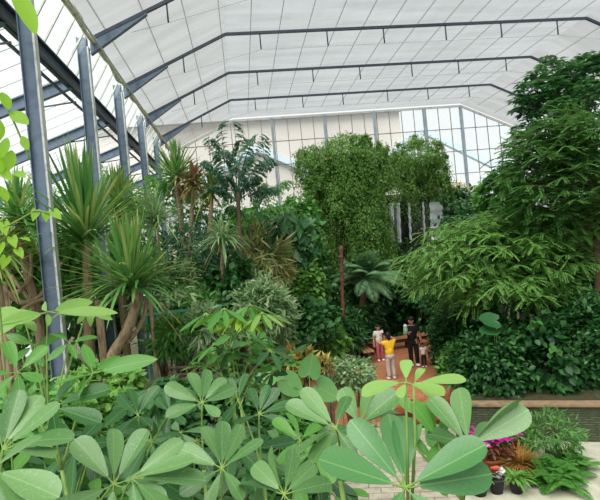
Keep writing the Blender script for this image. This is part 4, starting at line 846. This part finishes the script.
# ------------------------------------------------------------------ mid-ground filling shrubs, each its own plant
shr = [
 ('feathery shrub with dark leaves under the dragon trees', (190, 268), 15.8, (36, 40), LV_L, G_BLUE), ('grey-green shrub behind the leaning screw-pine trunk', (160, 290), 14.5, (34, 34), LV_L, G_VAR),
 ('dark shrub between the two screw pine trunks', (104, 300), 15.8, (30, 44), LV_I, G_DARK), ('dark shrub behind the foot of the nearest column', (58, 290), 13.4, (34, 46), LV_I, G_MID),
 ('mid-green shrub at the left edge behind the twisted branches', (14, 290), 13.2, (38, 50), LV_I, G_MID), ('leafy shrub behind the green mesh fence', (196, 318), 14.6, (34, 30), LV_L, G_MID),
 ('pale bamboo-like shrub right of the tall bare stalks', (262, 312), 13.8, (28, 30), LV_L, G_VAR), ('dark green shrub at the foot of the fishtail palm', (230, 300), 15.2, (26, 40), LV_I, G_DARK),
 ('deep green shrub below the dark philodendron', (300, 325), 16.8, (34, 24), LV_I, G_DARK), ('dark ferny shrub left of the deck corner', (338, 330), 18.6, (26, 24), LV_L, G_DARK),
 ('bright leafy clump just below the bare red-brown trunk', (330, 342), 17.2, (14, 12), LV_I, G_LIGHT), ('dark shrub behind the bench at the deck corner', (352, 318), 20.2, (24, 26), LV_I, G_DARK),
 ('dark climber hanging on the cliff right of the feather palm', (396, 290), 23.4, (26, 40), LV_I, G_DARK), ('dark shrub behind the man in black', (425, 305), 22.4, (30, 34), LV_I, G_DARK), ('dark ivy at the base of the tall vine dome', (350, 285), 22.6, (40, 40), LV_I, G_DARK),
 ('dark bush in the middle of the back planting', (285, 285), 20.0, (52, 54), LV_I, G_DARK), ('dark bush behind the dragon trees', (170, 235), 19.5, (60, 54), LV_I, G_MID), ('dark bush behind the tall screw pine', (90, 230), 17.5, (60, 54), LV_L, G_MID), ('dark bush below the eaves at the left edge', (10, 240), 16.0, (50, 44), LV_L, G_MID),
 ('mid-green bush behind the fishtail palm trunk', (225, 255), 18.6, (36, 54), LV_L, G_MID),
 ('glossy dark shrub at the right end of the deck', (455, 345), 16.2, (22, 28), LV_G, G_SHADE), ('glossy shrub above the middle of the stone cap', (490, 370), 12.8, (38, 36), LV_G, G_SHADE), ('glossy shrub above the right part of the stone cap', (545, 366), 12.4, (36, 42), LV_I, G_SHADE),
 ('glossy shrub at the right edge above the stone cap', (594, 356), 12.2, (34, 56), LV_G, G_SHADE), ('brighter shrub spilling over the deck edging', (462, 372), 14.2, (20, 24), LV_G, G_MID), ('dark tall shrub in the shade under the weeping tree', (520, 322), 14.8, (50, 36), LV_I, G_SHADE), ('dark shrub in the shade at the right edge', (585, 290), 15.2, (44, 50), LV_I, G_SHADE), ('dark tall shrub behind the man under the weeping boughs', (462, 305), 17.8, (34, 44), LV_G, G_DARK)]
for lab, px, Y, r, lv, m in shr:
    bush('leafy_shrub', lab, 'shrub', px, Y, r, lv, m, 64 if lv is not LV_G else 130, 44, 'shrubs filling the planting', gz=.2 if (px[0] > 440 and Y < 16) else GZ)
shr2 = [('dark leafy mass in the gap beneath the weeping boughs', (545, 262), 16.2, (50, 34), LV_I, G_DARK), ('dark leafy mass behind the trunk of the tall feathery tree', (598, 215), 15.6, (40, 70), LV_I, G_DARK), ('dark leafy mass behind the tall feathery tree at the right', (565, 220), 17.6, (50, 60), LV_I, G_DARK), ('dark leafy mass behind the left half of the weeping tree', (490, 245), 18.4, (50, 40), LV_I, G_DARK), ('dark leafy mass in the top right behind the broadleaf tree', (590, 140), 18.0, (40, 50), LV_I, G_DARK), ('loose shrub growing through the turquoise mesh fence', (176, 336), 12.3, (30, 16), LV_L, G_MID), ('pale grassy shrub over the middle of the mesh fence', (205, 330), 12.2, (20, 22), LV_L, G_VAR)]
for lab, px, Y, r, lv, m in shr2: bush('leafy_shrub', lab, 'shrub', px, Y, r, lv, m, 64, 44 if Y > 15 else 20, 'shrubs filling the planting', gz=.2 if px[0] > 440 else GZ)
low = [('ferny ground plants below the leaning screw pine', (105, 395), 8.6, (40, 26), LV_S, G_LIGHT), ('bright ground plants under the wide dusty leaf', (75, 425), 7.2, (44, 30), LV_S, G_LIGHT), ('dark ground plants left of the silvery fan', (150, 435), 7.0, (40, 34), LV_G, G_DARK), ('dark ground plants behind the silvery fan', (232, 420), 7.6, (40, 34), LV_G, G_DARK),
 ('mid-green ground plants at the bottom left', (20, 440), 6.4, (50, 50), LV_G, G_MID), ('ground plants behind the front row middle', (290, 440), 7.4, (36, 30), LV_G, G_MID), ('bottom ground plants under the umbrella leaves', (140, 490), 5.6, (70, 34), LV_G, G_DARK), ('bottom ground plants right of the umbrella leaves', (250, 490), 5.8, (60, 40), LV_G, G_DARK), ('ground plants below the stone ledge', (185, 400), 9.4, (34, 16), LV_G, G_DARK), ('ground plants around the foot of the screw pine', (40, 385), 11.8, (40, 26), LV_G, G_MID)]
for lab, px, Y, r, lv, m in low: bush('ground_shrub', lab, 'shrub', px, Y, r, lv, m, 60, 40, 'low plants at the front')
bush('variegated_shrub', 'loose pale-leaved shrub on dark stems left of the deck', 'shrub', (352, 374), 13.2, (24, 16), (T_OVAL, .13, .07), G_VAR, 60, 30, stem=True, inner=.3)
bush('croton', 'croton bush with yellow and orange leaves', 'shrub', (300, 360), 13.4, (15, 10), (T_LANCE, .3, .08), G_CROTON, 24, 14, droop=-.3, inner=.2)
bush('croton', 'small orange croton tuft beside the elephant ear leaf', 'shrub', (326, 366), 12.6, (7, 6), (T_LANCE, .2, .06), G_CROTON, 10, 10, droop=-.3, inner=.2)
def ears(label, base, Y, lv, m=G_HEART):
    b = at(*base, Y); g = ground_pt(b); t = thing('elephant_ear', label, 'plant', g, 'elephant ear plants')
    for x, y, Lpx, ang, nz in lv:
        c = at(x, y, Y); L = Lpx*mpp(c); dv = RT*math.cos(math.radians(ang))+UP*math.sin(math.radians(ang)); mb = MB(); inst(mb, T_ROUND, [c], [dv], [nrm(CAM-c)+ZU*nz], [L], [L]); lf = mb.build('leaf', m, t, True, True)
        sm = MB(); tube(sm, bez(g, (g+c)/2+ZU*.2, c, 8), np.linspace(.02, .01, 8), 5); sm.build('leaf_stalk', GREENSTEM, lf)
ears('elephant ear plant with an upright ribbed leaf beside the croton', (310, 400), 9.8, [(309, 374, 22, 80, .1), (318, 386, 26, -30, .8), (292, 384, 18, 160, .8)])
ears('elephant ear plant with broad dark leaves left of the croton', (280, 400), 9.2, [(272, 376, 22, -160, 1), (285, 380, 24, -40, .6), (265, 388, 20, -120, .6), (290, 392, 18, -80, .5)])
ears('elephant ear plant with two big dark leaves in the shrubs above the stone cap', (494, 370), 12.3, [(496, 321, 19, 172, .9), (494, 330, 16, 182, 1.2), (505, 384, 20, -85, .2)], G_DARK)

# ------------------------------------------------------------------ right-hand trees
base = at(530, 392, 14.6); base[2] = .2
tiered('weeping_tree', 'broad weeping tree with feathery tiered boughs reaching over the deck', 'tree', base, at(520, 238, 14.8), at(505, 262, 14.6), np.array([3.5, 2.0, 1.75]), 210, G_FEATHER, .75, .065, .032, 22, 18, .3, None, .25)
b2 = at(600, 390, 13.2); b2[2] = .2
tiered('feathery_tree', 'tall feathery tree with light fern-like sprays at the upper right', 'tree', b2, at(590, 130, 13.4), at(582, 172, 13.2), np.array([2.6, 1.6, 1.9]), 150, G_FERN, .8, .08, .04, 18, 16, .25, None, .2, r0=.14)
def broadtree(label, basep, top, clusters, Y, m, Lf):
    g = ground_pt(basep, .2); t = thing('broadleaf_tree', label, 'tree', g); tp = at(*top, Y); mb = MB(); TP = bez(g, (g+tp)/2+[.2, 0, 0], tp, 12); tube(mb, TP, np.linspace(.2, .07, 12), 9); mb.build('trunk', BARK, t); bm_, lf = MB(), MB()
    for x, y, r in clusters:
        c = at(x, y, Y+rng.normal()*.5); s = mpp(c); tube(bm_, bez(TP[8], (TP[8]+c)/2+ZU*.4, c, 8), np.linspace(.05, .015, 8), 5)
        for j in range(18):
            w = c+rdir(1)[0]*r*s*.8; k = 9; a = np.linspace(0, 2*PI, k, endpoint=False)+rng.random(); Dv = np.stack([np.cos(a), np.sin(a), -.35+.5*rng.random(k)], 1); inst(lf, T_OVAL, np.repeat(w[None], k, 0)+Dv*.04, Dv, ZU+rdir(k)*.35, Lf*(.75+.5*rng.random(k)), Lf*.45)
    bm_.build('branches', BARK, t); lf.build('foliage', m, t)
broadtree('tall broadleaf tree with dark whorled leaves against the shade cloth at the upper right', at(575, 380, 17), (556, 120), [(530, 92, 16), (552, 66, 13), (540, 76, 12), (566, 84, 16), (580, 96, 16), (590, 78, 14), (598, 62, 10), (520, 104, 10), (545, 104, 14), (560, 112, 16), (582, 116, 16), (600, 104, 14), (528, 122, 12), (518, 140, 12), (512, 160, 12), (500, 178, 14), (494, 196, 14), (540, 135, 16), (510, 205, 16), (572, 70, 14), (584, 62, 12), (538, 100, 14), (552, 90, 14), (570, 100, 16), (592, 92, 16)], 16.5, G_BROAD, .3)
bush('leafy_shrub', 'bushy mid-green foliage at the left of the tall feathery tree', 'shrub', (505, 198), 16.6, (24, 24), LV_I, G_MID, 60, 40, 'shrubs filling the planting', gz=.2)
bush('leafy_shrub', 'yellow-green leafy tips hanging at the right edge between the two feathery trees', 'shrub', (590, 226), 13.8, (22, 26), LV_I, G_LIGHT, 40, 30, 'shrubs filling the planting', gz=.2)

# ------------------------------------------------------------------ fence, ledge at mid left
FEN = mat('turquoise_paint', [(56, 126, 100), (80, 150, 122)], 4, .6)
a, b = at(146, 315, 12.6), at(222, 322, 12.8); zt = a[2]; t = thing('mesh_fence', 'turquoise green metal mesh fence behind the leaning screw-pine trunk', 'fence', ((a[0]+b[0])/2, 12.7, GZ))
for u in np.linspace(0, 1, 4):
    p = a+(b-a)*u; mb = MB(); box(mb, (p[0]-.03, p[1]-.03, GZ), (p[0]+.03, p[1]+.03, zt+.05)); mb.build('post', FEN, t, False)
mb = MB()
for z in np.arange(zt-1.3, zt+.01, .1): bar(mb, (a[0], a[1], z), (b[0], b[1], z), .012, .012)
for u in np.linspace(0, 1, 22): p = a+(b-a)*u; bar(mb, (p[0], p[1], zt-1.3), (p[0], p[1], zt), .012, .012, (0, 1, 0))
mb.build('mesh_panel', FEN, t, False); mb = MB(); bar(mb, (a[0], a[1], zt), (b[0], b[1], zt), .06, .06); mb.build('top_rail', FEN, t, False)
a, b = at(128, 392, 11.0), at(222, 386, 11.2); mb = MB(); prism(mb, [(a[0], a[1]), (b[0], b[1]), (b[0], b[1]+.5), (a[0], a[1]+.5)], GZ, at(170, 382, 11)[2]); tag(mb.build('stone_ledge', mat('mossy_stone', [(84, 82, 62), (116, 108, 84), (64, 76, 48)], 5, .9, bump=.7), None, False), 'mossy stone planter ledge under the rails at mid left', 'ledge')
t = thing('timber_rail', 'low brown timber rails above the mossy stone ledge', 'railing', ((a[0]+b[0])/2, 11.3, GZ))
for y in (368, 375):
    mb = MB(); p, q = at(168, y, 11.25), at(218, y-2, 11.35); tube(mb, [p, q], .035, 7); mb.build('rail', BARK, t)
for x in (170, 194, 216):
    p = at(x, 366, 11.3); mb = MB(); tube(mb, [(p[0], p[1], GZ), p], .04, 7); mb.build('post', BARK, t)
for i, (x, y0, y1, Y, lab) in enumerate(((150, 300, 350, 12.0, 'slim pale pole beside the leaning trunk'), (98, 300, 362, 11.8, 'second bare trunk close behind the tall screw pine'))):
    a = at(x, y0, Y); mb = MB(); tube(mb, [(a[0], a[1], GZ), a],   .04 if i == 0 else .09, 8); tag(mb.build('bare_trunk', PALEBARK), lab, 'trunk')

# ------------------------------------------------------------------ pots, flowers and ferns by the stone wall
TERRA = mat('terracotta', [(150, 84, 58), (176, 104, 74)], 6, .8); BLACKP = flat('black_plastic', (34, 34, 38), .5)
PROF = [(.0, 0), (.11, 0), (.15, .24), (.17, .24), (.17, .29), (.145, .29), (.14, .25), (0, .25)]
def pot(px, label, m, s=1.0):
    p = atz(*px, GZ+.02); t = thing('flower_pot', label, 'pot', p, 'flower pots on the path'); mb = MB(); lathe(mb, p, [(r*s, z*s) for r, z in PROF]); mb.build('body', m, t); return p+ZU*.27*s
def tuft(name, label, cat, p, n, L, W, m, droop=.4, kind='strap', flowers=None, nf=0, group=None, fl=.04, sc=1.0):
    t = thing(name, label, cat, p, group); mb = MB(); a = rng.random(n)*2*PI; el = (.25 if kind != 'fern' else .75)+.8*rng.random(n); D = np.stack([np.cos(a)*np.cos(el), np.sin(a)*np.cos(el), np.sin(el)], 1)
    if kind == 'strap': straps(mb, np.repeat(p[None], n, 0)+rng.normal(size=(n, 3))*[.03, .03, 0], D, L*(.6+.5*rng.random(n)), W, droop, 5)
    elif kind == 'fern':
        for i in range(n): frond(mb, p+rng.normal(size=3)*[.12, .12, .02], D[i], L*(.6+.5*rng.random()), droop, 44, L*.15, L*.022, T_LANCE, 1.15, .1, .005, .06)
    else: leafmass(mb, p+ZU*L*.5, np.array([L*.7, L*.7, L*.6]), n//8, 12, T_OVAL, W, W*.55, .18, .1, .7, .3)
    mb.build('foliage', m, t)
    if flowers is not None:
        mb = MB(); c = p+ZU*L*.95; q = c+rng.normal(size=(nf, 3))*np.array([L*.45, L*.35, L*.13])*sc; k = 6; a = np.tile(np.linspace(0, 2*PI, k, endpoint=False), nf); Dv = np.stack([np.cos(a), np.sin(a), .3+0*a], 1); inst(mb, T_OVAL, np.repeat(q, k, 0), Dv, ZU, fl, fl*.7); mb.build('flowers', flowers, t)
p = pot((493, 474), 'terracotta pot under the magenta flowers', TERRA, 1.2); tuft('flowering_plant', 'potted plant topped with a dense patch of magenta flowers', 'flower', p, 160, .5, .11, REDLEAF, kind='leaf', flowers=PINK, nf=420, fl=.05, sc=.85)
p = pot((505, 463), 'terracotta pot right behind the magenta flowers', TERRA, 1.1); tuft('pitcher_plant', 'reddish pitcher-leaved plant beside the magenta flowers', 'plant', p, 110, .4, .14, REDLEAF, kind='leaf')
p = pot((521, 478), 'terracotta pot holding the orange grass', TERRA, 1.0); tuft('orange_grass_plant', 'tuft of fine orange grass between the flowers and the fern clump', 'plant', p, 240, .6, .018, ORANGEGRASS, .25)
p = pot((497, 492), 'small black pot at the front of the flower group', BLACKP, 1.0); tuft('coral_flower', 'plant with one coral red bloom over white petals in front of the pots', 'flower', p, 40, .2, .06, WHITEPETAL, kind='leaf', flowers=CORAL, nf=14, fl=.06, sc=.3)
p = pot((480, 494), 'black pot nearly hidden behind the big front leaf', BLACKP, 1.1); tuft('striped_plant', 'green and white strap-leaved plant at the foot of the magenta flowers', 'plant', p, 60, .4, .05, G_VAR, .5)
p = pot((517, 492), 'black pot under the bright green strap leaves', BLACKP, .9); tuft('strap_plant', 'bright green strap-leaved plant left of the fern clump', 'plant', p, 60, .42, .05, G_LIGHT, .5)
p = atz(556, 484, GZ); tuft('fern_clump', 'big clump of arching ferns standing on the pale concrete', 'fern', p, 120, 1.05, .1, G_FERND, .62, 'fern')
p = atz(572, 470, GZ); tuft('fern_clump', 'darker fern at the right of the big fern clump', 'fern', p, 50, .8, .1, G_MID, .55, 'fern')
bush('leafy_shrub', 'wispy upright shrub rising behind the big fern clump against the stone wall', 'shrub', (552, 434), 9.7, (30, 20), (T_LANCE, .13, .03), G_FERN, 50, 26, 'shrubs filling the planting', inner=.3)
bush('leafy_shrub', 'wispy shrub with pinkish tips between the magenta flowers and the stone wall', 'shrub', (515, 440), 9.9, (20, 14), (T_LANCE, .12, .03), G_LIGHT, 36, 24, 'shrubs filling the planting', inner=.3)

# ------------------------------------------------------------------ light
w = bpy.data.worlds.new('sky'); SC.world = w; w.use_nodes = True; bg = w.node_tree.nodes['Background']
bg.inputs[0].default_value = (.96, .99, 1, 1); bg.inputs[1].default_value = 1.0
sd = bpy.data.lights.new('sun', 'SUN'); sd.energy = 6.6; sd.angle = math.radians(48); sd.color = (1, .97, .9)
so = bpy.data.objects.new('sun', sd); COL.objects.link(so); so.rotation_euler = (math.radians(26), math.radians(-14), 0)
vs = SC.view_settings; vs.view_transform = 'Standard'; vs.look = 'None'; vs.gamma = 1; vs.use_curve_mapping = False; vs.exposure = 0.08
cyc = SC.cycles; cyc.max_bounces = 8; cyc.diffuse_bounces = 6; cyc.transmission_bounces = 4; cyc.transparent_max_bounces = 12; cyc.use_denoising = True; cyc.caustics_reflective = False; cyc.caustics_refractive = False; cyc.sample_clamp_indirect = 6
